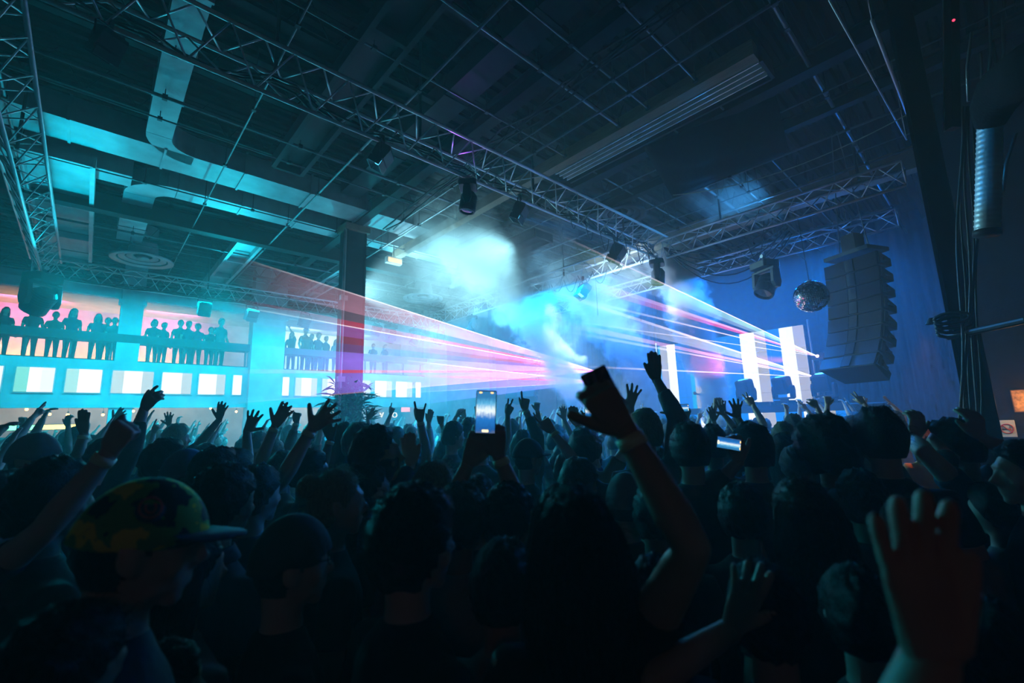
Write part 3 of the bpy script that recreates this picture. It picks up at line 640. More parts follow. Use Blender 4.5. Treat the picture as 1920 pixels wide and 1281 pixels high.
# balcony room light
for (x, c, pw) in ((-1.6, PINK, 120), (2.0, PINK, 90), (-3.6, PINK, 60)): lamp('AREA', 'balcony_pink_light', (x, 20.2, 5.95), c, pw, aim=(x, 21.4, 5.2), size=(1.5, .3))
for (x, pw) in ((-2.0, 110), (.0, 70), (1.6, 90)): lamp('AREA', 'balcony_orange_light', (x, 20.6, 3.95), (1, .42, .1), pw, aim=(x, 21.4, 4.9), size=(1.6, .2))
for (x, pw) in ((6.5, 120), (8.8, 120)): lamp('AREA', 'balcony_white_light', (x, 20.2, 5.9), (.6, .95, 1), pw, aim=(x, 21.4, 4.6), size=(1.6, .3))
lamp('AREA', 'bar_room_light', (0, 19.2, 3.5), (1, .7, .5), 90, aim=(0, 20.6, 1.8), size=(6, .4))
lamp('AREA', 'bar_room_light', (7.5, 19.2, 3.5), (1, .75, .6), 90, aim=(7.5, 20.6, 1.8), size=(4, .4))
# ivy on the hall column
def plant(loc, n, h, r, label, seed):
    rg = random.Random(seed); t = thing('climbing_plant', label, 'plant', loc)
    for k in range(5): MB().tube([(.03*cos(k), .03*sin(k), 0), (r*.5*cos(k*1.3), r*.5*sin(k*1.3), h*.5), (r*.6*cos(k*1.7), r*.6*sin(k*1.7), h)], .012, 5).build('stem', M('stem', (.08, .06, .03), .8), t)
    ms = []
    for q in range(3):
        L = .3+.08*q; w = .045; b = MB()
        b.raw([(0, 0, 0), (-w, L*.35, .02), (w, L*.35, .02), (-w*.8, L*.7, 0), (w*.8, L*.7, 0), (0, L, -.06), (0, L*.35, -.01), (0, L*.7, -.02)], [(0, 2, 6), (0, 6, 1), (1, 6, 7, 3), (6, 2, 4, 7), (3, 7, 5), (7, 4, 5)])
        ms.append(b.mesh('leaf', M('leaf', (.03, .12, .05), .45, var=.4)))
    for i in range(n):
        z = h*rg.random()**.7; a = rg.uniform(0, 2*pi); rr = r*(.5+.5*rg.random())*(1.1-.35*z/h)
        link('leaf', ms[i % 3], t, (rr*cos(a), rr*sin(a), z), (rg.uniform(-.5, 1.0), rg.uniform(-.5, .5), a-pi/2)).scale = [rg.uniform(.6, 1.1)]*3
    b = MB()
    for i in range(1600):
        z = h*rg.random()**.8; a = rg.uniform(0, 2*pi); rr = r*(.35+.6*rg.random())*(1.05-.35*z/h); c = Vector((rr*cos(a), rr*sin(a), z)); u = Vector((rg.gauss(0, 1), rg.gauss(0, 1), rg.gauss(0, .7))).normalized(); w = u.orthogonal().normalized()*.022; L = rg.uniform(.07, .13)
        b.raw([c, c+u*L*.5+w, c+u*L, c+u*L*.5-w], [(0, 1, 2, 3)])
    b.build('small_leaves', 'leaf', t, kind='stuff')
plant((4.3, 10.0, 0), 240, 2.75, .48, 'leafy plant climbing the foot of the hall column', 3)
# right hand wall: post, spiral duct, cables, sign
X_ = 6.0
rp = thing('steel_post', 'dark steel post with cable runs at the edge of the hall', 'post', (X_, .17, 0), kind='structure')
MB().box((-.02, -.09, 0), (.02, .09, 6.4)).build('web_plate', 'joist_paint', rp)
MB().box((-.12, -.1, 0), (.12, -.075, 6.4)).build('flange', 'joist_paint', rp); MB().box((-.12, .075, 0), (.12, .1, 6.4)).build('flange', 'joist_paint', rp)
bundle('cables tied down the steel post', [([at(1835-7*k+6*sin(k+i*.8), 860-i*55, X=X_-.15-.02*k) for i in range(13)], .009+.003*(k % 2)) for k in range(6)])
hb = at(1790, 622, X=X_-.2)
bundle('coiled cable tied around the post clamp', [([(hb.x-.02*k, hb.y+.12*cos(a), hb.z+.04*k+.05*sin(a)) for a in np.linspace(0, 2*pi, 13)], .016) for k in range(4)])
MB().tube([at(1778, 632, X=X_-.1), at(1925, 600, X=X_-.5)], .03, 10).build('clamp_arm', 'black_paint', label='black pipe arm clamped across the steel post', cat='pipe')
sp = thing('spiral_duct', 'bright spiral duct leaning against the edge of the hall', 'duct', (0, 0, 0), kind='structure')
a, b = at(1856, 235, X=X_-.4), at(1851, 432, X=X_-.4); d = (b-a)
P = []; n = 40
for i in range(n*2+1): P.append((a+d*(i/(n*2)), .082 if i % 4 else .087))
MB().tube([q for q, _ in P], [r for _, r in P], 20).build('spiral_pipe', 'galvanised', sp, smooth=True)
MB().tube([b, b+d*.05], .092, 20).build('collar', 'duct_dark', sp, smooth=True); MB().tube([a-d*.05, a], .092, 20).build('collar', 'duct_dark', sp, smooth=True)
e = [a, at(1862, 200, X=X_-.5), at(1885, 160, X=X_-.7), at(1930, 130, X=X_-1.1), at(2000, 90, X=X_-1.6)]
MB().tube(e, [.1, .15, .18, .19, .19], 16).build('insulated_elbow', 'black_cloth', sp, smooth=True)
ps = thing('wall_channel', 'black upright channel with a red pilot light', 'channel', (0, 0, 0))
A_, B2 = at(1783, -40, X=X_), at(1786, 242, X=X_)
MB().tube([A_, B2], (.06), 4, side=(0, 1, 0)).build('channel', 'black_paint', ps); MB().tube([A_+Vector((0, .06, 0)), B2+Vector((0, .06, 0))], .008, 6).build('lip', 'aluminium', ps)
q = at(1788, 38, X=X_-.1); MB().ball(q, .012, 8, 6).build('pilot_light', E('pilot_red', (1, .02, .05), 6), ps)
for k, (x0, y0, x1, y1) in enumerate(((1822, 60, 1816, 190), (1856, 0, 1848, 200), (1838, 100, 1856, 200), (1880, 30, 1872, 170), (1905, 250, 1880, 360), (1862, 80, 1866, 190))):
    pa, pb = at(x0, y0, X=X_-.2), at(x1, y1, X=X_-.2); mid = pa.lerp(pb, .5)+Vector((0, .02*(-1)**k, 0))
    MB().tube([pa, mid, pb], .014, 6).build('conduit', 'pipe_steel', smooth=True, label='bent conduit %s' % ('just past the red pilot light', 'rising straight above the spiral duct', 'slanting into the duct elbow', 'farther along above the elbow', 'beside the lower end of the spiral duct', 'between the two straight ones above the duct')[k], cat='conduit', group='conduits above the spiral duct')
MB().tube([at(1726, 285, X=X_+.3), at(1800, 470, X=X_+.1), at(1812, 560, X=X_)], .05, 4).build('diagonal_brace', 'joist_paint', label='dark diagonal brace running into the steel post', cat='brace', kind='structure')
sx, sy = at(1888, 804, X=9.27), None
sg = thing('no_smoking_sign', 'white no smoking sign on the black side wall', 'sign', sx, (0, 0, 0))
E('sign_board', (1, .62, .25), .75)
MB().box((-.012, -.085, -.115), (0, .085, .115)).build('board', M('sign_white', (.9, .85, .75), .5, var=.03, bump=0), sg, bevel=.01)
M('sign_red', (.75, .03, .02), .5, bump=0); M('sign_ink', (.03, .02, .02), .5, bump=0)
MB().tube([(-.015, .062*cos(t_), .062*sin(t_)) for t_ in np.linspace(0, 2*pi, 33)], .006, 6, cap=False).build('red_ring', 'sign_red', sg)
MB().tube([(-.016, .044, .044), (-.016, -.044, -.044)], .006, 6).build('red_slash', 'sign_red', sg)
MB().box((-.018, -.018, -.014), (-.012, .045, .0)).build('cigarette', 'sign_ink', sg); MB().box((-.018, -.04, -.014), (-.012, -.022, .0)).build('cigarette_end', 'sign_red', sg)
for k in range(2): MB().tube([(-.015, -.03-.012*k, .006), (-.015, -.022-.012*k, .018), (-.015, -.034-.012*k, .03), (-.015, -.026-.012*k, .042)], .002, 4).build('smoke_curl', 'sign_ink', sg)
pf = at(1910, 752, X=9.27); pt = thing('framed_poster', 'warm lit framed poster above the no smoking sign', 'poster', pf)
MB().box((-.02, -.08, -.15), (0, .06, .15)).build('frame', 'wood_bar', pt); MB().box((-.024, -.07, -.14), (-.02, .05, .14)).build('print', M('poster_print', (.5, .25, .1), .5, var=.6, scale=25), pt)
# small wall lamp that gives the warm light on the sign
wl = thing('wall_lamp', 'small warm wall lamp above the sign', 'lamp', (9.2, -.42, 1.95))
MB().lathe([(.02, .1), (.09, 0), (.085, 0), (.02, .09)], 16).build('shade', 'black_paint', wl); MB().ball((0, 0, .02), .03, 10, 6).build('bulb', 'bulb_glow', wl)
MB().box((0, -.03, .05), (.1, .03, .11)).build('bracket', 'black_paint', wl)
lamp('POINT', 'wall_lamp_light', (9.0, -.3, 1.85), (1, .5, .18), 8, .04)

el = thing('emergency_light', 'small warm lit box light under the roof beyond the hall column', 'light', at(738, 490, Z=6.15))
MB().box((-.22, -.08, -.08), (.22, .08, .1)).build('case', 'plastic_white', el, bevel=.01); MB().box((-.2, -.09, -.07), (.2, -.08, .06)).build('lens', E('warm_lens', (1, .75, .4), 1.6), el)
MB().tube([(0, 0, .1), (0, 0, 7.39-at(738, 490, Z=6.15).z)], .012, 5).build('stem', 'dark_steel', el)

# ---------------------------------------------------------------- people
SKIN = [M('skin_fair', (.55, .36, .28), .5, var=.08, scale=12, bump=.05), M('skin_olive', (.42, .26, .18), .5, var=.08, scale=12, bump=.05), M('skin_brown', (.22, .12, .08), .48, var=.08, scale=12, bump=.05), M('skin_dark', (.1, .055, .04), .45, var=.08, scale=12, bump=.05)]
HAIRM = {k: M('hair_'+k, c, .5, var=.4, scale=30, bump=.9, bscale=70, stretch=(6, 6, .6), spec=.3) for k, c in dict(black=(.006, .005, .005), brown=(.03, .017, .01), blonde=(.34, .23, .11), red=(.2, .06, .02), grey=(.2, .2, .2)).items()}
CLOTH = {k: M('cloth_'+k, c, .9, var=.2, scale=5, bump=.5, bscale=14) for k, c in dict(black=(.012, .012, .014), charcoal=(.04, .042, .047), navy=(.02, .03, .07), denim=(.07, .11, .2), white=(.6, .6, .6), grey=(.18, .18, .19), olive=(.07, .075, .04), red=(.25, .03, .03), teal=(.03, .14, .14), tan=(.28, .2, .12), orange=(.6, .2, .04), plum=(.1, .03, .09)).items()}
M('wristband', (.95, .88, .55), .6, var=.1, bump=.1); M('phone_black', (.01, .01, .012), .25); M('jeans', (.03, .04, .07), .9)
HAND = dict(  # per finger (index..pinky): curl at three joints, spread; then thumb (out, fold)
    open=([(6, 8, 5, 10), (4, 8, 5, 2), (6, 8, 5, -7), (8, 10, 6, -18)], (50, 5)),
    spread=([(0, 4, 3, 17), (0, 4, 3, 4), (0, 5, 3, -10), (0, 6, 4, -26)], (62, 0)),
    splay=([(0, 3, 2, 9), (0, 3, 2, 3), (0, 3, 2, -4), (0, 3, 2, -12)], (22, 5)),
    flat=([(3, 4, 3, 3), (2, 4, 3, 1), (3, 4, 3, -2), (5, 5, 3, -6)], (28, 5)),
    relaxed=([(25, 30, 18, 6), (28, 34, 20, 1), (32, 36, 22, -5), (36, 38, 22, -11)], (35, 15)),
    fist=([(78, 95, 60, 3), (80, 97, 62, 1), (80, 97, 62, -2), (80, 95, 60, -5)], (20, 60)),
    point=([(4, 5, 3, 4), (78, 95, 60, 1), (80, 97, 62, -2), (80, 95, 60, -5)], (25, 55)),
    horns=([(4, 6, 4, 12), (80, 97, 60, 1), (80, 97, 62, -2), (6, 8, 5, -16)], (25, 60)),
    peace=([(3, 5, 3, 12), (3, 5, 3, -6), (80, 97, 62, -2), (80, 95, 60, -5)], (20, 60)),
    grip=([(42, 48, 28, 6), (45, 50, 28, 1), (48, 52, 28, -4), (50, 52, 28, -8)], (40, 25)),
    droop=([(12, 20, 15, 5), (35, 40, 25, 1), (40, 45, 25, -4), (45, 48, 25, -9)], (30, 30)))
def hand(b, wrist, fwd, side, pose, s=1., fat=1., flip=1):
    """fwd: towards the fingers, side: towards the thumb; palm faces side x fwd (flip mirrors)"""
    fwd = Vector(fwd).normalized(); side = Vector(side); side = (side-fwd*side.dot(fwd)).normalized()
    pal = (side.cross(fwd)*flip).normalized(); W0 = Vector(wrist)
    def P(x, y, z): return W0 + (side*x + fwd*y + pal*z)*s
    b.tube([P(0, -.02, 0), P(0, .01, 0), P(.002, .045, .002), P(0, .085, 0), P(-.002, .098, 0)], [(.026*s, .02*s), (.028*s, .019*s), (.038*s, .017*s), (.042*s, .0145*s), (.036*s, .011*s)], 12, side=side)
    fing, (tout, tfold) = HAND[pose]
    for k, (c1, c2, c3, spd) in enumerate(fing):
        L = (.083, .092, .085, .067)[k]; x = (.029, .0095, -.0105, -.029)[k]; r = (.0092, .0094, .009, .008)[k]*fat
        a = radians(spd); dr = Vector((sin(a), cos(a), 0)); ang = 0; p = Vector((x, .079, 0)); pts = [P(*(p-dr*.02)), P(*p)]; rr = [r*1.1*s, r*1.08*s]
        for seg, c in zip((.46, .3, .24), (c1, c2, c3)):
            ang += radians(c); d = Vector((dr.x*cos(ang), dr.y*cos(ang), sin(ang))); q = p+d*(L*seg*.5); p = p+d*L*seg
            pts += [P(*q), P(*p)]; rr += [r*.98*s, r*(1.0 if seg > .25 else .78)*s]
        b.tube(pts, rr, 8, round_=.8)
    a = radians(tout); f = radians(tfold); p = Vector((.024, .02, .004)); pts = [P(.012, .012, .0), P(*p)]; rr = [.017*s*fat, .0155*s*fat]
    for L, da, df in ((.036, 0, 0), (.03, -.15, .5), (.026, -.15, 1.)):
        aa = a+da*radians(50); d = Vector((sin(aa)*cos(f*df*.7), cos(aa)*cos(f*df*.4), sin(f)*(.35+.5*df))); d.normalize()
        p = p+d*L; pts.append(P(*p)); rr.append((.0125, .0112, .0085)[len(pts)-3]*s*fat)
    b.tube(pts, rr, 8, round_=.8)
def head_shape(b, Mx, s):
    def fn(d):
        x, y, z = d
        w = .077*(1-.28*max(0, -z)**1.3*(1 if y > -.2 else .6)); dep = .098*(1-.12*max(0, -z)*(1 if y < 0 else .3))
        h = .118 if z > 0 else .122
        if y < -.1 and z < -.2: dep *= 1-.3*min(1, (-.2-z)*1.6)
        return Vector((x*w, y*dep, z*h))*s
    V = len(b.v); b.ball((0, 0, 0), 1, 24, 18, fn=fn)
    q = lambda p: Vector(p)*s
    b.tube([q((0, .088, .03)), q((0, .104, -.005)), q((0, .117, -.026)), q((0, .1, -.038))], [.008*s, .0095*s, .0135*s, .008*s], 8, round_=.6)
    b.ball(q((0.010, .1, -.033)), .009*s, 8, 6); b.ball(q((-.010, .1, -.033)), .009*s, 8, 6)
    b.tube([q((-.045, .072, .03)), q((-.022, .09, .034)), q((.022, .09, .034)), q((.045, .072, .03))], [.008*s, .011*s, .011*s, .008*s], 8, round_=.5)
    b.tube([q((-.024, .083, -.062)), q((0, .096, -.058)), q((.024, .083, -.062))], [.004*s, .0085*s, .004*s], 8); b.tube([q((-.022, .08, -.07)), q((0, .093, -.071)), q((.022, .08, -.07))], [.004*s, .009*s, .004*s], 8)
    b.ball(q((0, .068, -.096)), (.026*s, .022*s, .022*s), 10, 8); b.ball(q((0, .058, -.062)), (.042*s, .034*s, .042*s), 12, 8)
    for sx in (-1, 1):
        b.ball(q((sx*.044, .058, -.028)), (.022*s, .022*s, .03*s), 10, 8); b.ball(q((sx*.036, .02, -.068)), (.02*s, .04*s, .026*s), 10, 8)
        b.ball(q((sx*.031, .08, .008)), (.016*s, .012*s, .011*s), 10, 8)
        b.ball(q((sx*.081, -.012, -.005)), (.009*s, .02*s, .032*s), 10, 8); b.ball(q((sx*.087, -.02, .008)), (.006*s, .016*s, .02*s), 8, 6)
        b.ball(q((sx*.078, -.006, -.034)), (.006*s, .009*s, .01*s), 8, 6)
    for i in range(V, len(b.v)): b.v[i] = tuple(Mx @ Vector(b.v[i]))
def hair_fn(style, s, seed):
    th = dict(short=.019, crop=.005, curly=.03, afro=.062, long=.016, bun=.011, pony=.011, bald=.001, spiky=.02, bob=.022)[style]
    def fn(d):
        x, y, z = d
        line = z - (-.34+1.2*y) if y > -.28 else z+.68
        line = min(line, z+.7)
        k = max(0, min(1, line/.16+.1)); k = k*k*(3-2*k)
        base = Vector((x*.077*(1-.2*max(0, -z)), y*.098*(1-.2*max(0, -z)*(y < 0)), z*.118))
        n = d.copy()
        t = th*(1+.25*max(0, z))
        if style in ('curly', 'afro'): t *= 1+.38*mnoise.noise(d*7+Vector((seed, 0, 0)))+.22*mnoise.noise(d*15+Vector((seed, 3, 0)))
        elif style == 'spiky': t *= 1+.9*abs(mnoise.noise(d*9+Vector((seed, 0, 0))))*max(0, z+.3)*1.4
        else: t *= 1+.55*mnoise.noise(Vector((x*8, y*8, z*4))+Vector((seed, 0, 0)))+.4*mnoise.noise(Vector((x*22, y*22, z*8)))
        return (base + n*(t*k - .012*(1-k)))*s
    return fn
WORK = bpy.data.scenes.new('workbench')   # scratch scene for evaluating modifiers, removed below
def vox(b, name, mat, vs, smooth=2, keep=None):
    me = b.mesh('tmp'); o = bpy.data.objects.new('tmp', me); WORK.collection.objects.link(o)
    m = o.modifiers.new('r', 'REMESH'); m.mode = 'VOXEL'; m.voxel_size = vs; m.use_smooth_shade = True
    if smooth: q = o.modifiers.new('s', 'SMOOTH'); q.iterations = smooth; q.factor = .5
    if keep: q = o.modifiers.new('d', 'DECIMATE'); q.ratio = keep
    vl = WORK.view_layers[0]; vl.update(); r = bpy.data.meshes.new_from_object(o.evaluated_get(vl.depsgraph)); r.name = name
    bpy.data.objects.remove(o); bpy.data.meshes.remove(me); r.materials.clear(); r.materials.append(mat); return r
def joinm(a, b, mat):
    V = []; F = []
    for m in (a, b):
        n = len(m.vertices); v = np.empty(n*3, np.float32); m.vertices.foreach_get('co', v); k = len(V)
        V += v.reshape(-1, 3).tolist(); F += [tuple(i+k for i in p.vertices) for p in m.polygons]
    r = bpy.data.meshes.new('body'); r.from_pydata(V, [], F); r.polygons.foreach_set('use_smooth', [True]*len(F)); r.materials.append(mat)
    bpy.data.meshes.remove(a); bpy.data.meshes.remove(b); return r
def ik(S, Wt, l1, l2, hint):
    S, Wt = Vector(S), Vector(Wt); d = Wt-S; L = d.length
    if L > (l1+l2)*.995: Wt = S+d*((l1+l2)*.995/L); d = Wt-S; L = d.length
    L = max(L, abs(l1-l2)+.02); a = (l1*l1-l2*l2+L*L)/(2*L); h = sqrt(max(0, l1*l1-a*a)); u = d.normalized()
    hv = Vector(hint); hv = (hv-u*hv.dot(u)); hv = hv.normalized() if hv.length > 1e-4 else u.orthogonal().normalized()
    return S+u*a+hv*h, Wt
def person(loc, face, height, arms=(None, None), hair='short', haircol='black', skin=0, shirt='black', sleeve=.6, head=(0, 0, 0), lean=0., vs=.009, seed=0, hat=None, fat=1., build=1., beard=False, bands=(), strands=0, glasses=False, name='person', label=None, group=None, collar=None, hatcol='black', beardcol=None):
    """arms: (left, right), each None (hanging) or dict(w=wrist world, tip=fingertip world, side=world vector to the thumb, pose, hint)
       face: azimuth in degrees the person looks to; feet stay on loc"""
    s = height/1.76; rg = random.Random(seed*7+1)
    if hat and hair == 'short': hair = 'crop'
    T = Matrix.Translation(Vector(loc)) @ rz(radians(face-90)); Ti = T.inverted()
    Ln = Matrix.Translation((0, 0, .95*s)) @ Matrix.Rotation(-lean, 4, 'X') @ Matrix.Translation((0, 0, -.95*s))
    def q(x, y, z): return Ln @ (Vector((x, y, z))*s)
    skinm = SKIN[skin]; B = MB(); S = MB(); HB = MB(); bw = build
    # torso core, neck
    B.tube([q(0, 0, .95), q(0, -.01, 1.15), q(0, -.01, 1.32), q(0, -.012, 1.43), q(0, -.008, 1.475)], [(.12*s*bw, .08*s*bw), (.12*s*bw, .08*s*bw), (.14*s*bw, .09*s*bw), (.12*s, .07*s), (.062*s, .056*s)], 16, side=(1, 0, 0))
    hm = Ln @ Matrix.Translation(Vector((0, .01, 1.642))*s) @ Matrix.Translation(Vector((0, -.02, -.09))*s) @ Matrix.Rotation(radians(head[0]), 4, 'Z') @ Matrix.Rotation(radians(head[1]), 4, 'X') @ Matrix.Rotation(radians(head[2]), 4, 'Y') @ Matrix.Translation(Vector((0, .02, .09))*s)
    nk = hm @ (Vector((0, -.022, -.06))*s)
    B.tube([q(0, -.012, 1.42), q(0, -.008, 1.5), nk], [.068*s, .055*s, .054*s], 14)
    head_shape(B, hm, s)
    tb = [(0.0, .83, .185, .14), (0, .95, .178, .13), (-.0, 1.08, .15, .11), (-.005, 1.22, .162, .118), (-.01, 1.33, .172, .12), (-.012, 1.40, .16, .1), (-.012, 1.44, .115, .08), (-.01, 1.475, .072, .066), (-.01, 1.49, .064, .06)]
    S.tube([q(0, y, z) for y, z, _, _ in tb], [(a*s*bw, c*s*bw) for _, _, a, c in tb], 20, side=(1, 0, 0))
    bandm = []
    for k, arm in enumerate(arms):
        sx = -1 if k == 0 else 1
        if arm is None:
            sw = rg.uniform(-.05, .1); Sh = q(sx*.172*bw, -.012, 1.382); El = q(sx*.235*bw, -.04+sw*.3, 1.12); Wr = q(sx*.225*bw, .06+sw, .885)
            fw = Wr-El; sd = Vector((0, 1, 0)); pose = 'relaxed'; flip = sx*-1
        else:
            Wr = Ti @ Vector(arm['w']); up = max(0, min(1, (Wr.z/s-1.35)/.45))
            Sh = q(sx*(.172-.03*up)*bw, -.012+.012*up, 1.385+.06*up)
            hint = (Ti.to_3x3() @ Vector(arm['hint'])) if 'hint' in arm else Vector((sx*.8, -.35, -.5))
            El, Wr = ik(Sh, Wr, .29*s, .265*s, hint)
            fw = (Ti @ Vector(arm['tip'])) - (Ti @ Vector(arm['w'])) if 'tip' in arm else (Wr-El)
            if 'bend' in arm: fw = (Wr-El).normalized()*.19 + Ti.to_3x3() @ Vector(arm['bend'])
            sd = Ti.to_3x3() @ Vector(arm.get('side', (-sx*_R.x, -sx*_R.y, 0))); pose = arm.get('pose', 'open'); flip = arm.get('flip', 1 if k else -1)
        ax = q(sx*.1*bw, -.012, 1.365)
        B.tube([ax, Sh, Sh.lerp(El, .35), Sh.lerp(El, .8), El, El.lerp(Wr, .25), El.lerp(Wr, .7), Wr, Wr+(Vector(fw).normalized())*.012*s], [r*s*bw**.5 for r in (.06, .056, .05, .042, .039, .043, .034, .0275, .027)], 12)
        hand(HB, Wr, fw, sd, pose, s*1.04, fat*1.12, flip)
        if sleeve > 0:
            f = min(1, sleeve); pts = [ax, Sh, Sh.lerp(El, .5*f), Sh.lerp(El, f)]; rr = [.074, .064, .062, .061]
            if sleeve > 1: g = min(.95, sleeve-1); pts += [El.lerp(Wr, g*.5), El.lerp(Wr, g)]; rr += [.055, .043]
            S.tube(pts, [r*s*bw for r in rr], 14)
        if k in bands or (arm and arm.get('band')):
            u = (Wr-El).normalized(); p0 = Wr-u*.028*s; bandm.append((p0-u*.014*s, p0+u*.014*s, .0325*s*bw**.5))
    root = link(name, joinm(vox(B, 'body', skinm, vs), vox(HB, 'hands', skinm, min(.0065, vs*.55), 1), skinm), label=label, cat='person', group=group)
    root.matrix_world = T
    link('shirt', vox(S, 'shirt', CLOTH[shirt], max(.014, vs*1.5), 4), root)
    tr = MB(); 
    for sx in (-1, 1): tr.tube([q(sx*.085*bw, 0, .92), Vector((sx*.09*bw*s, .0, .72*s)), Vector((sx*.1*s, .01*s, .48*s)), Vector((sx*.105*s, -.01*s, .1*s)), Vector((sx*.105*s, .02*s, 0))], [(.1*s*bw, .11*s*bw), (.085*s*bw, .095*s*bw), (.062*s, .068*s), (.05*s, .055*s), (.06*s, .1*s)], 12, side=(1, 0, 0))
    tr.tube([q(0, 0, 1.0), q(0, 0, .9), q(0, 0, .8)], [(.15*s*bw, .11*s*bw), (.17*s*bw, .125*s*bw), (.12*s*bw, .1*s*bw)], 14, side=(1, 0, 0))
    tr.build('trousers', MATS['jeans'], root, smooth=True)
    for a, c, r in bandm: MB().tube([a, c], r, 16).build('wristband', 'wristband', root, smooth=True)
    # hair or hat
    if hair != 'bald':
        H = MB(); n0 = 40 if vs < .01 else 26; H.ball((0, 0, 0), 1, n0, int(n0*.7), fn=hair_fn(hair, s, seed*1.7))
        if hair in ('long', 'bob'):
            Ld = .36 if hair == 'long' else .17; m = 9; rows = []; nn = 30; V = []; F = []
            for i in range(m+1):
                t = i/m; z = .055-Ld*t; cyy = -.022-.05*t; rx = .088+.022*sin(pi*min(1, t*1.2)) + .012*t; ry = .082-.012*t
                if t > .8: rx *= 1-.9*(t-.8); ry *= 1-1.5*(t-.8)
                for j in range(nn):
                    a = 2*pi*j/nn; w = 1+.07*mnoise.noise(Vector((cos(a)*4, sin(a)*4, t*1.5+seed)))+.03*sin(j*2.1+seed)
                    fr_ = min(sin(a), .38)  # flat front so that the face stays free
                    V.append(Vector((cos(a)*rx*w, cyy+fr_*ry*w, z+.01*sin(j*3.3)))*s)
            for i in range(m):
                for j in range(nn): a = i*nn+j; c = i*nn+(j+1) % nn; F.append((a, a+nn, c+nn, c))
            F += [tuple(range(nn)), tuple(reversed(range(m*nn, m*nn+nn)))]
            H.raw(V, F)
        if hair == 'bun': H.ball(Vector((0, -.1, .075))*s, (.045*s, .04*s, .042*s), 16, 12, fn=lambda d: d*(.043*s*(1+.18*mnoise.noise(d*6))))
        if hair == 'pony': H.tube([Vector(p)*s for p in ((0, -.1, .03), (0, -.14, .01), (0, -.15, -.08), (0, -.13, -.2))], [.02*s, .032*s, .03*s, .008*s], 12)
        if strands and hair in ('long', 'bob'):
            for i in range(strands//2):
                a = rg.uniform(pi*.95, 2.05*pi); Ld = .36 if hair == 'long' else .17; w = rg.uniform(1.0, 1.1); w2 = rg.uniform(-.02, .02); P = []
                d0 = Vector((cos(a)*.5, sin(a)*.5-.1, .8)).normalized(); P.append(hair_fn(hair, s, seed*1.7)(d0))
                for t in (0.05, .3, .55, .8, .98):
                    rx = .09+.022*sin(pi*min(1, t*1.2))+.012*t; ry = .084-.012*t; P.append(Vector((cos(a)*rx*w+w2*t, -.022-.05*t+min(sin(a), .38)*ry*w, .055-Ld*t))*s)
                H.tube(P, [.0007, .0009, .0009, .0008, .0006, .0003], 3, cap=False)
        if strands:
            nb_ = 12
            for i in range(strands):
                a = rg.uniform(0, 2*pi); z = rg.uniform(-.1, 1); d = Vector((sqrt(1-z*z)*cos(a), sqrt(1-z*z)*sin(a), z))
                if z < -.2+1.2*d.y: continue
                f0 = hair_fn(hair, s, seed*1.7)(d); L = rg.uniform(.02, .055)*s*(1.2 if hair in ('long', 'bob', 'bun') else .8)
                o1 = (d*.6+Vector((rg.gauss(0, .5), rg.gauss(0, .5), rg.gauss(0, .35)-.1))).normalized(); mid = f0+o1*L*.5
                e = mid+(o1*.5+Vector((rg.gauss(0, .5), rg.gauss(0, .5), -.6))).normalized()*L*.5
                H.tube([f0-d*.004, mid, e], [.0006, .0005, .0003], 3, cap=False)
        H.v = [tuple(hm @ Vector(v)) for v in H.v]
        H.build('hair', HAIRM[haircol], root, smooth=True)
    if beard:
        Bd = MB()
        def bf(d):
            x, y, z = d; k = 1 if (z < -.15 and y > -.15) else 0
            if abs(x) < .3 and z > -.42: k = 0
            return Vector((x*.077*(1-.28*max(0, -z)**1.3), y*.098, z*.122))*s*(1+(.09 if k else -.12))
        Bd.ball((0, 0, 0), 1, 28, 20, fn=bf); Bd.v = [tuple(hm @ Vector(v)) for v in Bd.v]; Bd.build('beard', HAIRM[beardcol or haircol], root, smooth=True)
    if hat:
        Ht = MB(); hmat = MATS.get(hatcol) or CLOTH[hatcol]
        rr = .02
        def hf(d):
            x, y, z = d; k = max(0, min(1, (z-.12)/.12)) if hat != 'beanie' else max(0, min(1, (z-(.05+.12*y))/.12))
            return Vector((x*(.077+rr), y*(.098+rr), z*(.118+(rr if hat == 'cap' else rr*1.6))))*s*(1 if k > 0 else .72)
        Ht.ball((0, 0, 0), 1, 32, 24, fn=hf); Ht.v = [tuple(hm @ Vector(v)) for v in Ht.v]
        ho = Ht.build('hat' if hat != 'beanie' else 'beanie', hmat, root, smooth=True)
        if hat in ('cap', 'capback'):
            sg_ = 1; V = []; F = []; n = 12
            for i in range(n+1):
                a = pi*(.12+.76*i/n)
                for (ra, rb, dz) in ((.092, .108, .0), (.1, .19, -.012), (.1, .19, -.018), (.092, .108, -.008)): V.append(hm @ (Vector((cos(a)*ra, sg_*sin(a)*rb, .035+dz))*s))
            for i in range(n):
                for j in range(4): F.append((i*4+j, i*4+(j+1) % 4, i*4+4+(j+1) % 4, i*4+4+j))
            MB().raw(V, F).build('brim', CLOTH['navy'] if hatcol == 'cap_print' else hmat, ho, smooth=True)
    if glasses:
        G = MB()
        for sx in (-1, 1):
            c = Vector((sx*.034, .1, .012)); G.tube([c+Vector((.024*cos(a), 0, .019*sin(a))) for a in np.linspace(0, 2*pi, 15)], .002, 5, cap=False)
            G.tube([(sx*.058, .098, .014), (sx*.086, .0, .014)], .002, 5)
        G.tube([(-.01, .1, .014), (.01, .1, .014)], .002, 5); G.v = [tuple(hm @ (Vector(v)*s)) for v in G.v]; G.build('glasses', 'black_paint', root)
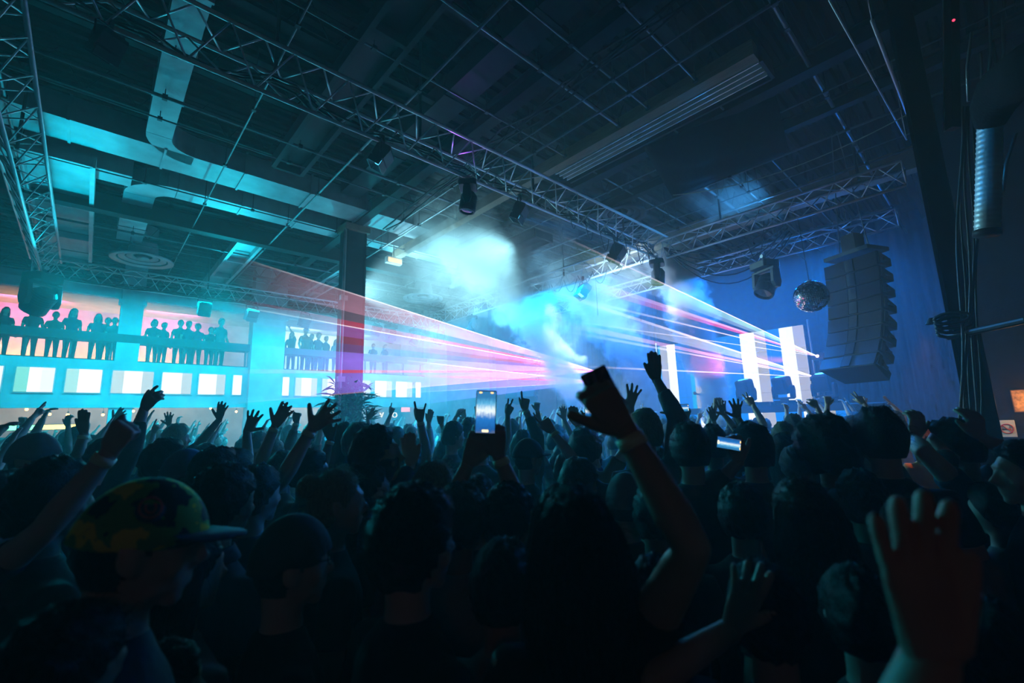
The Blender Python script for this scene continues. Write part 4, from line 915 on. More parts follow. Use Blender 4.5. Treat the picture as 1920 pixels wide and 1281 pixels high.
    if collar:
        Cl = MB(); n = 18; V = []; F = []
        for i in range(n+1):
            a = pi/2+.25+(2*pi-.5)*i/n
            for r, z in ((.066, 1.5), (.088, 1.462), (.094, 1.468), (.07, 1.512)): V.append(q(cos(a)*r, -.01+sin(a)*r*.92, z))
        for i in range(n):
            for j in range(4): F.append((i*4+j, i*4+(j+1) % 4, i*4+4+(j+1) % 4, i*4+4+j))
        Cl.raw(V, F).build('collar', CLOTH[collar], root, smooth=True)
    return root

# ---------------------------------------------------------------- the crowd: people one can pick out
TAKEN = []
STG = Vector((13, 6.2, 0))
def faz(P, d=0): return math.degrees(atan2(STG.y-P.y, STG.x-P.x))+d
def armw(x, y, d, tip=None, **k):
    w = at(x, y, d=d); r = dict(w=w, **k)
    if tip: r['tip'] = at(tip[0], tip[1], d=d-k.get('toward', 0))
    return r
def who(x, y, d, label, turn=0, hat_h=.02, dz=0, **k):
    P = at(x, y, d=d); f = faz(P, turn); h = max(1.3, P.z-hat_h+dz); k.setdefault('seed', int(x+y*3)); k.setdefault('vs', .008 if d < 1.8 else .0105)
    TAKEN.append((P.x, P.y)); return person((P.x, P.y, 0), f, h, label=label, **k)
R3 = Vector((_R.x, _R.y, 0)).normalized(); F3 = Vector((_F.x, _F.y, 0)).normalized()
# nearest row
who(95, 1135, .74, 'nearest dark haired person at the lower corner below the patterned cap', 5, skin=1, haircol='black', strands=400, head=(-8, -8, 0), vs=.007)
CAPM = M('cap_print', (.1, .12, .02), .85, var=.2); MATS['cap_print'] = CAPM
def capprint():
    nt = CAPM.node_tree; rp = [n for n in nt.nodes if n.type == 'VALTORGB'][0]; cr = rp.color_ramp; cr.interpolation = 'CONSTANT'
    cr.elements[0].position = 0; cr.elements[0].color = (.01, .012, .01, 1); cr.elements[1].position = .47; cr.elements[1].color = (.12, .35, .05, 1); e = cr.elements.new(.55); e.color = (.75, .62, .03, 1)
    [n for n in nt.nodes if n.type == 'TEX_NOISE'][0].inputs['Scale'].default_value = 14
capprint()
pc = who(255, 884, .9, 'person in a yellow and green patterned cap with a round red badge', -25, hat='cap', hatcol='cap_print', skin=0, shirt='navy', hat_h=.03, strands=120,
         vs=.007, head=(0, -6, 0))
def emblem(root):
    p = [c for c in root.children if c.name.startswith('hat')][0]
    me = MB(); a = at(286, 908, d=.8); b = root.matrix_world.inverted() @ a
    # stitched round badge on the side panel
    vs_ = [Vector(v.co) for v in p.data.vertices]; v = min(vs_, key=lambda q: (q-b).length); c = sum(vs_, Vector())/len(vs_); n = (v-c).normalized()
    e1 = n.cross(Vector((0, 0, 1))).normalized(); e2 = e1.cross(n); o = v+n*.004
    MB().tube([o+e1*.017*cos(t)+e2*.022*sin(t) for t in np.linspace(0, 2*pi, 25)], .0022, 6, cap=False).build('badge_ring', M('badge_red', (.6, .06, .06), .7), p)
    MB().tube([o+e1*.008*cos(t)+e2*.012*sin(t) for t in np.linspace(2.4, 7.0, 15)], .002, 6).build('badge_letter', 'badge_red', p)
    MB().ball(v-n*.002, (.026, .026, .026), 16, 10, fn=lambda d: (e1*d.x*.024+e2*d.y*.03+n*d.z*.004)).build('badge_patch', CLOTH['navy'], p, smooth=True)
emblem(pc)
who(415, 868, 1.5, 'dark haired person in a denim collar standing beside the patterned cap', 5, haircol='black', shirt='denim', collar='denim', skin=1, strands=400, head=(0, -4, 0))
who(628, 876, 1.62, 'blonde person with hair tied in a bun turned towards the stage', -30, hair='bun', haircol='blonde', skin=0, shirt='black', strands=600)
who(686, 866, 1.95, 'long dark haired person in profile just past the blonde bun', -38, hair='long', haircol='brown', skin=0, shirt='charcoal', strands=240)
who(706, 798, 2.05, 'bearded man in a denim shirt gazing up at the stage', -42, haircol='black', skin=1, beard=True, shirt='denim', collar='denim', head=(0, 6, 0), strands=240, sleeve=1.8)
who(545, 962, 1.2, 'person in a tight black beanie and glasses', -28, hat='beanie', hatcol='charcoal', glasses=True, skin=0, hat_h=.03)
who(772, 917, 1.08, 'person with a big mop of dark curls in the nearest row', -22, hair='curly', haircol='black', skin=0, strands=840, shirt='black', vs=.007)
who(1078, 910, 1.02, 'long dark haired person holding a black phone up high', 22, hair='long', haircol='black', skin=1, shirt='black', sleeve=.35, strands=700, vs=.007,
    arms=(None, armw(1172, 806, .93, (1122, 738), pose='grip', band=True, side=-R3, hint=R3*.6-F3*.7)))
who(812, 862, 1.85, 'straight haired light brown haired person between two raised hands', 10, hair='long', haircol='blonde', skin=0, shirt='grey', strands=520)
who(893, 890, 1.8, 'person filming with an upright glowing phone', 12, hair='short', haircol='brown', skin=1, shirt='charcoal', sleeve=.5, strands=200,
    arms=(armw(876, 872, 1.6, (900, 815), pose='relaxed', side=R3, hint=-R3*.5-Vector((0, 0, 1))), armw(935, 854, 1.6, (925, 780), pose='grip', band=True, side=-R3, hint=R3*.4-Vector((0, 0, 1)))))
who(948, 904, 1.55, 'dark haired person with a teal collar beside the filming arm', -15, haircol='black', skin=1, shirt='black', collar='teal', strands=240)
who(1290, 792, 2.25, 'tall short haired man in a black shirt facing the booth', 15, hair='short', haircol='black', skin=1, shirt='black', build=1.1, strands=440)
who(1407, 797, 2.4, 'curly haired man filming with a sideways phone', 5, hair='curly', haircol='black', skin=1, shirt='charcoal', sleeve=1.7, strands=440,
    arms=(armw(1384, 866, 2.1, (1380, 826), pose='grip', side=R3), None))
who(1546, 797, 2.2, 'person with a full round mass of dark curls below the booth end', 12, hair='afro', haircol='black', skin=2, shirt='black', strands=640)
who(1643, 768, 2.05, 'tall man with thick cropped hair and a bare neck in a dark tee', 3, hair='spiky', haircol='black', skin=0, shirt='black', build=1.12, strands=520)
who(1785, 784, 2.2, 'bearded man turned sideways lifting both arms beside the steel post', 62, haircol='brown', skin=0, beard=True, shirt='navy', sleeve=.5,
    arms=(armw(1712, 822, 2.25, (1722, 785), pose='relaxed', side=R3), armw(1838, 822, 2.1, (1828, 782), pose='relaxed', side=-R3, hint=R3-Vector((0, 0, .4)))))
who(1918, 826, 1.75, 'dark haired person in profile at the edge by the no smoking sign', 75, haircol='black', skin=0, shirt='black', head=(10, 0, 0))
who(1500, 894, 1.4, 'person with long smooth brown hair in front of the round curls', 18, hair='long', haircol='brown', skin=0, shirt='charcoal', strands=600)
who(1428, 1054, 1.02, 'dark haired person clasping one hand to the head', 15, haircol='black', hair='short', skin=1, shirt='black', strands=400, vs=.007,
    arms=(armw(1372, 1180, .93, (1425, 1062), pose='open', side=R3, hint=-R3*1.2-Vector((0, 0, .8))), None))
ph = at(1745, 1240, d=.47)
person((ph.x+R3.x*.3-F3.x*.02, ph.y+R3.y*.3-F3.y*.02, 0), 40, 1.66, (dict(w=ph, tip=at(1704, 930, d=.5), pose='splay', side=R3, flip=1, hint=R3*.5-Vector((0, 0, 1))), None), skin=0, seed=77, vs=.007, shirt='black', label='open hand raised close to the camera by a person at the picture edge')
# middle rows
MID = [
 (987, 818, 2.9, 'man in a black cap with its brim towards the stage', dict(turn=-25, hat='cap', hatcol='black', skin=1, hat_h=.03)),
 (1092, 806, 3.0, 'round headed dark haired person framed by the phone arm', dict(hair='curly', skin=2)),
 (1080, 858, 2.15, 'dark haired person in profile behind the long black hair', dict(turn=-30, hair='short', skin=1)),
 (1170, 884, 1.9, 'person in a pale grey beanie behind the raised phone arm', dict(hat='beanie', hatcol='grey', hat_h=.03)),
 (308, 822, 2.5, 'dark haired person in front of the bar lights', dict(turn=-20, hair='short', skin=1)),
 (348, 841, 2.25, 'person in a smooth grey blue beanie', dict(hat='beanie', hatcol='denim', hat_h=.03)),
 (402, 838, 2.1, 'dark haired person just behind the denim collar', dict(hair='short', skin=0, turn=-15)),
 (66, 812, 2.5, 'person in a pale hood below the bar bulbs', dict(hat='beanie', hatcol='grey', shirt='white', sleeve=1.9, hat_h=.03, turn=-35)),
 (100, 866, 1.45, 'person with a broad crown of black curls at the picture edge', dict(hair='curly', skin=2)),
 (745, 870, 2.6, 'light haired person under the vertical flat hand', dict(hair='bob', haircol='blonde')),
 (1240, 838, 3.0, 'person in a patterned pale shirt under the tallest arm', dict(shirt='grey', hair='short')),
 (1335, 800, 3.1, 'person with spiked up hair before the smoke column', dict(hair='spiky')),
 (1487, 776, 4.6, 'short haired head against the booth lights', dict(hair='short')),
 (1468, 792, 3.6, 'fair haired head below the middle moving head', dict(hair='bob', haircol='blonde')),
 (1515, 783, 4.2, 'dark head beside the white booth panel', dict(hair='short')),
 (1557, 780, 4.4, 'short haired head at the end of the booth', dict(hair='crop')),
 (1612, 782, 3.4, 'person in a yellow tinted top behind the tall cropped man', dict(hair='short', shirt='tan', turn=-20)),
 (1490, 838, 2.9, 'dark round head in front of the booth between two taller ones', dict(hair='curly')),
 (1465, 812, 3.1, 'dark haired head just past the curly man who films', dict(hair='long')),
 (645, 792, 3.6, 'long haired head at the foot of the ivy column', dict(hair='long', haircol='brown')),
 (672, 796, 3.3, 'wavy haired head beside the ivy column', dict(hair='curly', haircol='brown')),
 (848, 790, 4.2, 'dark haired man looking at the smoke jets', dict(turn=-20)),
 (878, 783, 5.0, 'short haired head seen above the filming hands', dict()),
 (580, 842, 2.5, 'dark haired person under the widely spread hand', dict(turn=-25, hair='short')),
 (1860, 905, 1.9, 'dark shirted person between the bearded man and the picture edge', dict(hair='short', turn=30)),
 (1050, 905, 1.5, 'brown haired head half hidden by the long black hair', dict(hair='long', haircol='brown')),
 (1225, 905, 1.7, 'dark haired person behind the raised forearm', dict(hair='short')),
 (480, 872, 1.9, 'person with short hair under the crossing arms', dict(hair='short', haircol='brown')),
 (30, 880, 1.8, 'dark haired person at the very edge behind the raised fist', dict(hair='short')),
 (860, 905, 1.5, 'person in a dark cap turned to the stage behind the curls', dict(hair='short', skin=2)),
 (1385, 905, 1.7, 'dark clad person between the tall man and the long brown hair', dict(hair='short', build=1.1)),
 (1610, 880, 1.75, 'broad dark shirted person in front of the cropped man', dict(hair='short', build=1.1)),
 (1700, 930, 1.5, 'dark haired person behind the big open hand', dict(hair='short')),
 (350, 985, 1.2, 'dark haired person in a ribbed sweater below the patterned cap', dict(hair='long', shirt='grey')),
 (940, 1010, 1.15, 'dark haired person next to the big mop of curls', dict(hair='short')),
 (1225, 1040, 1.2, 'dark haired person below the raised phone arm', dict(hair='short')),
 (1600, 1060, 1.05, 'dark shirted person beside the open hand', dict(hair='short')),
 (300, 1200, .95, 'person in a pale scarf at the lower edge below the cap', dict(hair='long', haircol='black', shirt='grey', collar='white')),
 (1850, 1120, .95, 'dark haired person at the lower corner beside the open hand', dict(hair='short')),
]
TONES = ['black', 'charcoal', 'navy', 'black', 'grey', 'plum', 'olive', 'teal', 'white', 'denim', 'tan', 'red']
for i, (x, y, d, lab, k) in enumerate(MID):
    k.setdefault('skin', i % 3); k.setdefault('shirt', TONES[i % 5]); k.setdefault('strands', 120 if d < 2.6 else 0)
    who(x, y, d, lab, **k)
# people known by a raised arm: wrist, fingertip, depth, pose, band, arm direction in the picture, label
ARMS = [
 (206, 848, 236, 792, 1.4, 'fist', 1, (-185, 205), 1, 'person thrusting a banded fist up from behind the patterned cap'),
 (158, 813, 155, 756, 3.0, 'flat', 1, (-8, 40), 1, 'person raising a flat hand with a pale wristband below the mint striped screens'),
 (270, 768, 300, 726, 2.9, 'droop', 0, (-18, 60), 1, 'person with a bent pointing hand in front of the slim screens'),
 (411, 787, 417, 756, 4.6, 'open', 0, (-45, 45), 1, 'person waving an open hand before the bar'),
 (463, 808, 480, 772, 3.2, 'spread', 0, (25, 60), -1, 'person with a curved arm and loose fingers by the broad column'),
 (516, 799, 541, 756, 2.9, 'open', 1, (-28, 55), 1, 'person with a banded wrist and open hand by the broad column'),
 (556, 792, 556, 766, 4.6, 'fist', 1, (-20, 50), 1, 'person holding up a small fist before the screens'),
 (584, 804, 641, 756, 2.2, 'spread', 1, (-95, 127), 1, 'person stretching a wide open hand across the ivy column'),
 (620, 824, 611, 795, 3.0, 'relaxed', 1, (0, 60), -1, 'person with a limp banded hand beside the ivy column'),
 (788, 790, 787, 746, 3.5, 'horns', 1, (4, 60), 1, 'person making a horned hand sign under the balcony corner'),
 (804, 792, 809, 765, 5.5, 'flat', 0, (-4, 40), 1, 'person with a slim raised hand past the horned sign'),
 (828, 796, 825, 772, 5.0, 'fist', 0, (10, 40), 1, 'person lifting a loose fist near the horned sign'),
 (872, 786, 866, 768, 6.5, 'open', 0, (6, 40), 1, 'person with a tiny open hand before the grey wall'),
 (952, 778, 962, 748, 4.6, 'peace', 0, (-10, 40), 1, 'person raising two fingers behind the glowing phone'),
 (985, 768, 985, 736, 4.0, 'point', 1, (12, 60), 1, 'person pointing one finger straight up before the far speaker stack'),
 (1036, 808, 1006, 772, 2.9, 'point', 1, (28, 60), 1, 'person pointing across towards the glowing phone'),
 (1083, 797, 1072, 758, 3.6, 'flat', 1, (14, 45), 1, 'person with a slender banded hand before the first smoke jet'),
 (1182, 763, 1190, 718, 3.3, 'spread', 0, (-20, 55), 1, 'person with spread fingers just behind the raised phone'),
 (1231, 712, 1226, 664, 2.9, 'flat', 0, (10, 90), 1, 'person with the tallest straight arm beside the video wall'),
 (1384, 784, 1377, 738, 3.6, 'spread', 0, (8, 60), 1, 'person with splayed fingers in front of the booth moving head'),
 (1358, 778, 1350, 752, 4.6, 'spread', 0, (14, 40), 1, 'person waving a small spread hand below the smoke column'),
 (1288, 784, 1290, 762, 4.6, 'grip', 0, (6, 40), 1, 'person holding up a small phone by the video wall'),
 (769, 872, 763, 800, 2.1, 'flat', 0, (6, 70), -1, 'person holding one flat hand upright near the bearded man'),
 (42, 798, 40, 778, 5.5, 'fist', 0, (6, 40), 1, 'person raising a small fist over the bar'),
 (128, 800, 126, 784, 5.5, 'relaxed', 0, (6, 40), 1, 'person lifting a hand in front of the menu strip'),
 (214, 790, 228, 772, 5.5, 'open', 0, (-30, 30), 1, 'person stretching a thin arm below the bar bulbs'),
 (317, 798, 316, 774, 5.5, 'spread', 0, (4, 40), 1, 'person with a small spread hand below the bar bulbs'),
 (288, 812, 296, 792, 5.0, 'point', 0, (-8, 40), 1, 'person pointing a small hand below the bar bulbs'),
 (733, 776, 737, 762, 7.5, 'point', 0, (-20, 30), 1, 'person pointing at the glowing letters'),
 (1013, 800, 1003, 772, 4.4, 'open', 0, (6, 40), -1, 'person with an open hand below the far speaker stack'),
 (1165, 790, 1180, 768, 6.0, 'open', 0, (0, 40), 1, 'person with a small hand between the smoke jets'),
 (690, 786, 700, 772, 6.0, 'open', 0, (0, 40), 1, 'person with a small raised hand just past the ivy column'),
 (1058, 786, 1056, 765, 5.5, 'open', 0, (8, 40), 1, 'person with a raised hand at the foot of the smoke plume'),
 (1104, 788, 1104, 766, 4.4, 'grip', 0, (4, 40), 1, 'person holding up a tiny lit phone beyond the raised forearm'),
 (1338, 790, 1334, 768, 4.6, 'open', 0, (8, 40), -1, 'person with a raised hand before the booth corner'),
]
for i, (wx, wy, tx, ty, d, pose, band, (dx, dy), sx, lab) in enumerate(ARMS):
    w = at(wx, wy, d=d); L = sqrt(dx*dx+dy*dy); v = R3*(dx/L) - Vector((0, 0, dy/L)); h = 1.74
    for _ in '123': Sh = w+v*(.53*h/1.76); h = max(1.5, min(1.95, Sh.z*1.218))
    Sh.z = h/1.218
    f = faz(Sh, RNG.uniform(-10, 15)); rt = Vector((sin(radians(f)), -cos(radians(f)), 0))
    loc = Vector((Sh.x, Sh.y, 0)) - rt*(.145*h/1.76*sx) + F3*.0
    arm = dict(w=w, tip=at(tx, ty, d=d), pose=pose, band=bool(band), side=-R3*sx if pose not in ('spread', 'open', 'flat') else (-R3*sx), hint=(R3*(.5*sx)-F3*.5-Vector((0, 0, .3))))
    TAKEN.append((loc.x, loc.y))
    person(loc, f, h, ((arm, None) if sx < 0 else (None, arm)), hair=['short', 'long', 'short', 'curly', 'bob'][i % 5], haircol=['black', 'brown', 'black', 'black', 'blonde'][(i*3) % 5], skin=[0, 1, 0, 2, 1][i % 5], shirt=TONES[(i*5+2) % 11], sleeve=[.55, .5, 1.7, .6][i % 4] if pose != 'flat' or wx != 769 else 1.95, vs=.0105, seed=100+i, label=lab)
# ---------------------------------------------------------------- phones
def phone(c, up, right, label, lit=True, s=1., side=False):
    up = Vector(up).normalized(); right = Vector(right); right = (right-up*right.dot(up)).normalized(); n = right.cross(up)
    Mx = Matrix((( right.x, up.x, n.x, c.x), (right.y, up.y, n.y, c.y), (right.z, up.z, n.z, c.z), (0, 0, 0, 1)))
    t = thing('phone', label, 'phone'); t.matrix_world = Mx; w, h = .0375*s, .078*s
    MB().box((-w, -h, -.004), (w, h, .004)).build('case', 'phone_black', t, bevel=.006)
    if lit:
        m = phone_pic('phone_picture_'+str(len(MATS)), side)
        MB().box((-w+.003, -h+.004, .004), (w-.003, h-.004, .0048)).build('screen', m, t)
        for k in (-1, 1): MB().box((k*w*.55-.005, h*.86, .0048), (k*w*.55+.005, h*.92, .0052)).build('screen_icon', E('icon_amber', (1, .55, .15), 2.5), t)
        MB().box((-w*.3, -h*.9, .0048), (w*.3, -h*.8, .0052)).build('screen_button', E('icon_cream', (1, .8, .4), 2.0), t)
    else:
        MB().box((-w*.85, h*.45, .004), (w*.0, h*.92, .006)).build('camera_plate', M('lens_plate', (.25, .22, .35), .15, .6), t, bevel=.003)
        for k in range(2): MB().lathe([(0, .003), (.006, .003), (.007, 0)], 12).build('camera_lens', 'lens_glass', t, (-w*.45, h*(.58+.2*k), .006))
    return t
def phone_pic(name, side):
    m = bpy.data.materials.new(name); m.use_nodes = True; nt = m.node_tree; b = nt.nodes['Principled BSDF']; b.inputs['Base Color'].default_value = (.01, .01, .01, 1)
    tc = nt.nodes.new('ShaderNodeTexCoord'); sp = nt.nodes.new('ShaderNodeSeparateXYZ'); lk(nt, tc.outputs['Generated'], sp.inputs[0])
    nz = nt.nodes.new('ShaderNodeTexNoise'); nz.inputs['Scale'].default_value = 9; mp = nt.nodes.new('ShaderNodeMapping'); mp.inputs['Scale'].default_value = (2.5, .8, 1); lk(nt, tc.outputs['Generated'], mp.inputs[0]); lk(nt, mp.outputs[0], nz.inputs['Vector'])
    ad = nt.nodes.new('ShaderNodeMath'); ad.operation = 'MULTIPLY_ADD'; ad.inputs[1].default_value = .3; lk(nt, nz.outputs['Fac'], ad.inputs[0]); lk(nt, sp.outputs[0 if side else 1], ad.inputs[2])
    rp = nt.nodes.new('ShaderNodeValToRGB'); cr = rp.color_ramp
    for p, c in ((0, (.35, .28, .05)), (.2, (.01, .1, .35)), (.52, (.02, .2, .6)), (.68, (.9, 1, 1)), (.85, (.1, .45, .75)), (1, (.03, .2, .45))):
        e = cr.elements.new(p) if p not in (0, 1) else cr.elements[0 if p == 0 else -1]; e.color = (*c, 1)
    lk(nt, ad.outputs[0], rp.inputs[0]); lk(nt, rp.outputs[0], b.inputs['Emission Color']); b.inputs['Emission Strength'].default_value = 1.1
    m.cycles.emission_sampling = 'NONE'; MATS[name] = m; return m
Z3 = Vector((0, 0, 1))
phone(at(911, 773, d=1.6), Z3+R3*.06, R3, 'upright glowing phone filming the show', s=.98)
phone(at(1366, 832, d=2.05), R3-Z3*.2, -Z3, 'sideways glowing phone held by the curly haired man', side=True, s=.72)
phone(at(1136, 744, d=.975), -R3*.4+Z3*.9, R3*.9+Z3*.4, 'black phone held up high with its camera plate showing', lit=False, s=.82)
phone(at(1104, 772, d=4.36), Z3, R3, 'tiny lit phone beyond the raised forearm', s=1.0)
phone(at(1277, 765, d=4.5), R3, -Z3, 'tiny sideways phone held up by the video wall', side=True, s=1.)
# warm lit dancer by the steel post
wp = at(1730, 806, d=4.2)
person((wp.x, wp.y, 0), 30, wp.z, hair='long', haircol='red', shirt='orange', skin=0, seed=55, vs=.0105, label='red haired person in an orange lit top by the side wall'); TAKEN.append((wp.x, wp.y))
lamp('SPOT', 'side_bar_spot', (5.85, .42, 2.55), (1, .35, .05), 45, .04, aim=(wp.x, wp.y, 1.45), spot=50)  # orange spot added to light the dancer
sb = thing('clip_lamp', 'small clip lamp throwing orange light from the steel post', 'lamp', (5.9, .38, 2.6)); MB().lathe([(.015, .06), (.05, 0), (.045, 0), (.012, .055)], 14).build('shade', 'black_paint', sb); MB().box((-.01, -.12, .04), (.01, 0, .06)).build('arm', 'black_paint', sb)  # shade and arm invented to give the orange spot a fixture
# DJ
dj = at(1338, 724, X=13.9)
person((13.95, dj.y, 1.15), 180, 1.72, (dict(w=(13.6, dj.y-.25, 2.1), pose='flat', side=(0, 1, 0)), dict(w=(13.9, dj.y+.55, 2.45), pose='relaxed', side=(0, 0, 1), hint=(0, 1, -.2))), hair='short', hat='cap', hatcol='black', shirt='black', skin=1, seed=61, vs=.0115, label='disc jockey in a cap behind the booth with one arm bent')
# balcony guests
BG = [(12, 580, 'long', 'guest in pink light at the very end of the balcony'), (66, 574, 'long', 'long haired guest leaning on the balcony rail by the corner light'), (104, 600, 'short', 'guest half hidden beside the long haired one on the balcony'), (140, 578, 'long', 'guest with tumbling hair in the first pink bay'), (186, 588, 'long', 'guest bending over the rail in the first pink bay'), (203, 601, 'short', 'guest low at the rail before the slim column'),
      (216, 602, 'short', 'guest against the slim balcony column'), (291, 599, 'bob', 'bob haired guest in the second pink bay'), (309, 606, 'short', 'small guest beside the bob haired one'), (340, 600, 'short', 'guest in the middle of the second pink bay'), (355, 602, 'short', 'guest shoulder to shoulder in the middle bay'), (372, 607, 'curly', 'curly haired guest in the second bay'), (396, 614, 'short', 'short haired guest low at the rail'), (416, 597, 'short', 'tall guest before the broad column'),
      (530, 640, 'short', 'guest low just past the broad column'), (548, 622, 'long', 'guest with an arm in the air past the broad column'), (574, 614, 'short', 'capped guest in the lit bay past the broad column'), (585, 626, 'short', 'guest beside the capped one'), (598, 624, 'curly', 'curly guest in the lit bay'), (612, 630, 'short', 'short haired guest near the hall column'), (630, 637, 'long', 'guest right beside the hall column above the screens'),
      (700, 648, 'short', 'guest on the balcony beyond the hall column'), (722, 655, 'long', 'guest near the stage end of the balcony')]
for i, (x, y, hr, lab) in enumerate(BG):
    p = at(x, y, Y=18.12+.12*(i % 2)); h = max(1.45, min(1.85, p.z-3.82)); sk = i % 3
    arms = (None, None)
    if i == 15: q = at(541, 612, Y=18.1); arms = (dict(w=q, pose='open', side=R3), None)
    person((p.x, p.y, 3.8), -78+RNG.uniform(-25, 25), h, arms, hair=hr, haircol='brown' if i % 3 else 'black', skin=sk, shirt=TONES[(i*3) % 7], sleeve=.6, vs=.016, seed=200+i, label=lab, hat='cap' if i == 16 else None, group='guests along the balcony rail')
# ---------------------------------------------------------------- the rest of the crowd
PR = []
A_UP = lambda x, z, y=.12: dict(w=(x, y, z))
spec = [((0, 0), 'short', 'black'), ((0, 0), 'long', 'brown'), ((0, 1), 'short', 'brown'), ((1, 1), 'curly', 'black'), ((1, 0), 'bob', 'blonde'), ((0, 0), 'curly', 'black'), ((0, 1), 'long', 'black'), ((0, 0), 'bun', 'brown'), ((0, 0), 'crop', 'black'), ((1, 1), 'short', 'black'), ((0, 0), 'spiky', 'brown'), ((0, 0), 'pony', 'blonde')]
HW = dict(short='short', long='long', curly='curly', bob='bobbed', bun='tied up', crop='cropped', spiky='spiky', pony='pony tailed')
for i, (up, hr, hc) in enumerate(spec):
    ar = [None, None]
    for k in (0, 1):
        if up[k]: sx = -1 if k == 0 else 1; ar[k] = dict(w=(sx*(.2+.06*(i % 3)), .1, 1.86+.05*(i % 2)), pose=['open', 'fist', 'spread', 'relaxed', 'peace'][(i+k) % 5], side=(-sx, 0, 0), hint=(sx, -.3, 0))
    o = person((0, 0, 0), 90, 1.74, ar, hair=hr, haircol=hc, skin=i % 3, shirt='black', vs=.014, seed=300+i)
    PR.append((o, up, hr, hc))
pts = []; rg = random.Random(5)
def free(x, y, m): return all((x-a)**2+(y-b)**2 > m*m for a, b in TAKEN)
for k in range(9000):
    y = rg.uniform(1.2, 17.0); x = rg.uniform(-3.6, 11.4)
    u, v, d = px((x, y, 1.7))
    if d < 2.5 or u < -330 or u > 1860 or (abs(x-4.3) < .6 and abs(y-10.1) < .6) or (y > 16.6 and x < 11): continue
    if free(x, y, .5+.012*d): TAKEN.append((x, y)); pts.append((d, x, y, u))
    if len(pts) >= 275: break
pts.sort()
ZN = [(150, 'under the first screens'), (320, 'under the slim column'), (470, 'in front of the bar'), (640, 'by the broad column'), (760, 'beyond the ivy column'), (900, 'before the grey wall'), (1060, 'before the far speaker stack'), (1200, 'at the smoke jets'), (1330, 'below the video wall'), (1480, 'in front of the booth'), (1700, 'below the hanging speaker stack'), (9999, 'beside the steel post')]
nused = [0]*len(PR); SEEN = set()
for i, (d, x, y, u) in enumerate(pts):
    k = rg.randrange(len(PR)); o, up, hr, hc = PR[k]; sc = rg.choice(TONES); P = Vector((x, y, 0))
    zn = next(n for a, n in ZN if u < a); dp = 'near' if d < 5 else 'midway' if d < 9 else 'far'
    c = o if nused[k] == 0 else copy_tree(o); nused[k] += 1
    c.location = P; c.rotation_euler = (0, 0, radians(faz(P, rg.uniform(-18, 25))-90)); h = rg.gauss(.975, .045); h = max(.88, min(1.05, h)); c.scale = (h, h, h)
    au = {(0, 0): 'arms down', (0, 1): 'one arm up', (1, 0): 'one arm up', (1, 1): 'both arms up'}[up]
    mk = lambda t: '%s person, %s %s hair, %s top, %s, %s' % (dp, HW[hr], 'fair' if hc == 'blonde' else hc, t, au, zn)
    sc = next((t for t in [sc]+TONES if mk(t) not in SEEN), sc); SEEN.add(mk(sc))
    for ch in c.children:
        if ch.name.startswith('shirt'): ch.material_slots[0].link = 'OBJECT'; ch.material_slots[0].material = CLOTH[sc]
    tag(c, mk(sc), 'person', 'crowd %s' % zn)

bpy.data.scenes.remove(WORK)
# ---------------------------------------------------------------- laser fans: light sheets hanging in the haze
def laser_mat(name, col, k, r0=1.6, fade=12.):
    m = bpy.data.materials.new(name); m.use_nodes = True; nt = m.node_tree; nt.nodes.clear()
    out = nt.nodes.new('ShaderNodeOutputMaterial'); tr = nt.nodes.new('ShaderNodeBsdfTransparent'); em = nt.nodes.new('ShaderNodeEmission'); ad = nt.nodes.new('ShaderNodeAddShader')
    tc = nt.nodes.new('ShaderNodeTexCoord'); ln = nt.nodes.new('ShaderNodeVectorMath'); ln.operation = 'LENGTH'; lk(nt, tc.outputs['Object'], ln.inputs[0])
    a = nt.nodes.new('ShaderNodeMath'); a.operation = 'ADD'; a.inputs[1].default_value = r0; lk(nt, ln.outputs['Value'], a.inputs[0])
    d = nt.nodes.new('ShaderNodeMath'); d.operation = 'DIVIDE'; d.inputs[0].default_value = k; lk(nt, a.outputs[0], d.inputs[1])
    mr = nt.nodes.new('ShaderNodeMapRange'); mr.inputs[1].default_value = fade*.6; mr.inputs[2].default_value = fade; mr.inputs[3].default_value = 1; mr.inputs[4].default_value = 0; lk(nt, ln.outputs['Value'], mr.inputs[0])
    mp = nt.nodes.new('ShaderNodeMapping'); mp.inputs['Scale'].default_value = (.7, 1, 2.2); lk(nt, tc.outputs['Object'], mp.inputs[0])
    nz = nt.nodes.new('ShaderNodeTexNoise'); nz.inputs['Scale'].default_value = 1.6; nz.inputs['Detail'].default_value = 4; lk(nt, mp.outputs[0], nz.inputs['Vector'])
    n2 = nt.nodes.new('ShaderNodeMath'); n2.operation = 'MULTIPLY_ADD'; n2.inputs[1].default_value = 1.1; n2.inputs[2].default_value = .45; lk(nt, nz.outputs['Fac'], n2.inputs[0])
    m1 = nt.nodes.new('ShaderNodeMath'); m1.operation = 'MULTIPLY'; lk(nt, d.outputs[0], m1.inputs[0]); lk(nt, mr.outputs[0], m1.inputs[1])
    m2 = nt.nodes.new('ShaderNodeMath'); m2.operation = 'MULTIPLY'; lk(nt, m1.outputs[0], m2.inputs[0]); lk(nt, n2.outputs[0], m2.inputs[1])
    em.inputs[0].default_value = (*col, 1); lk(nt, m2.outputs[0], em.inputs[1])
    lk(nt, tr.outputs[0], ad.inputs[0]); lk(nt, em.outputs[0], ad.inputs[1]); lk(nt, ad.outputs[0], out.inputs[0]); m.cycles.emission_sampling = 'NONE'; return m
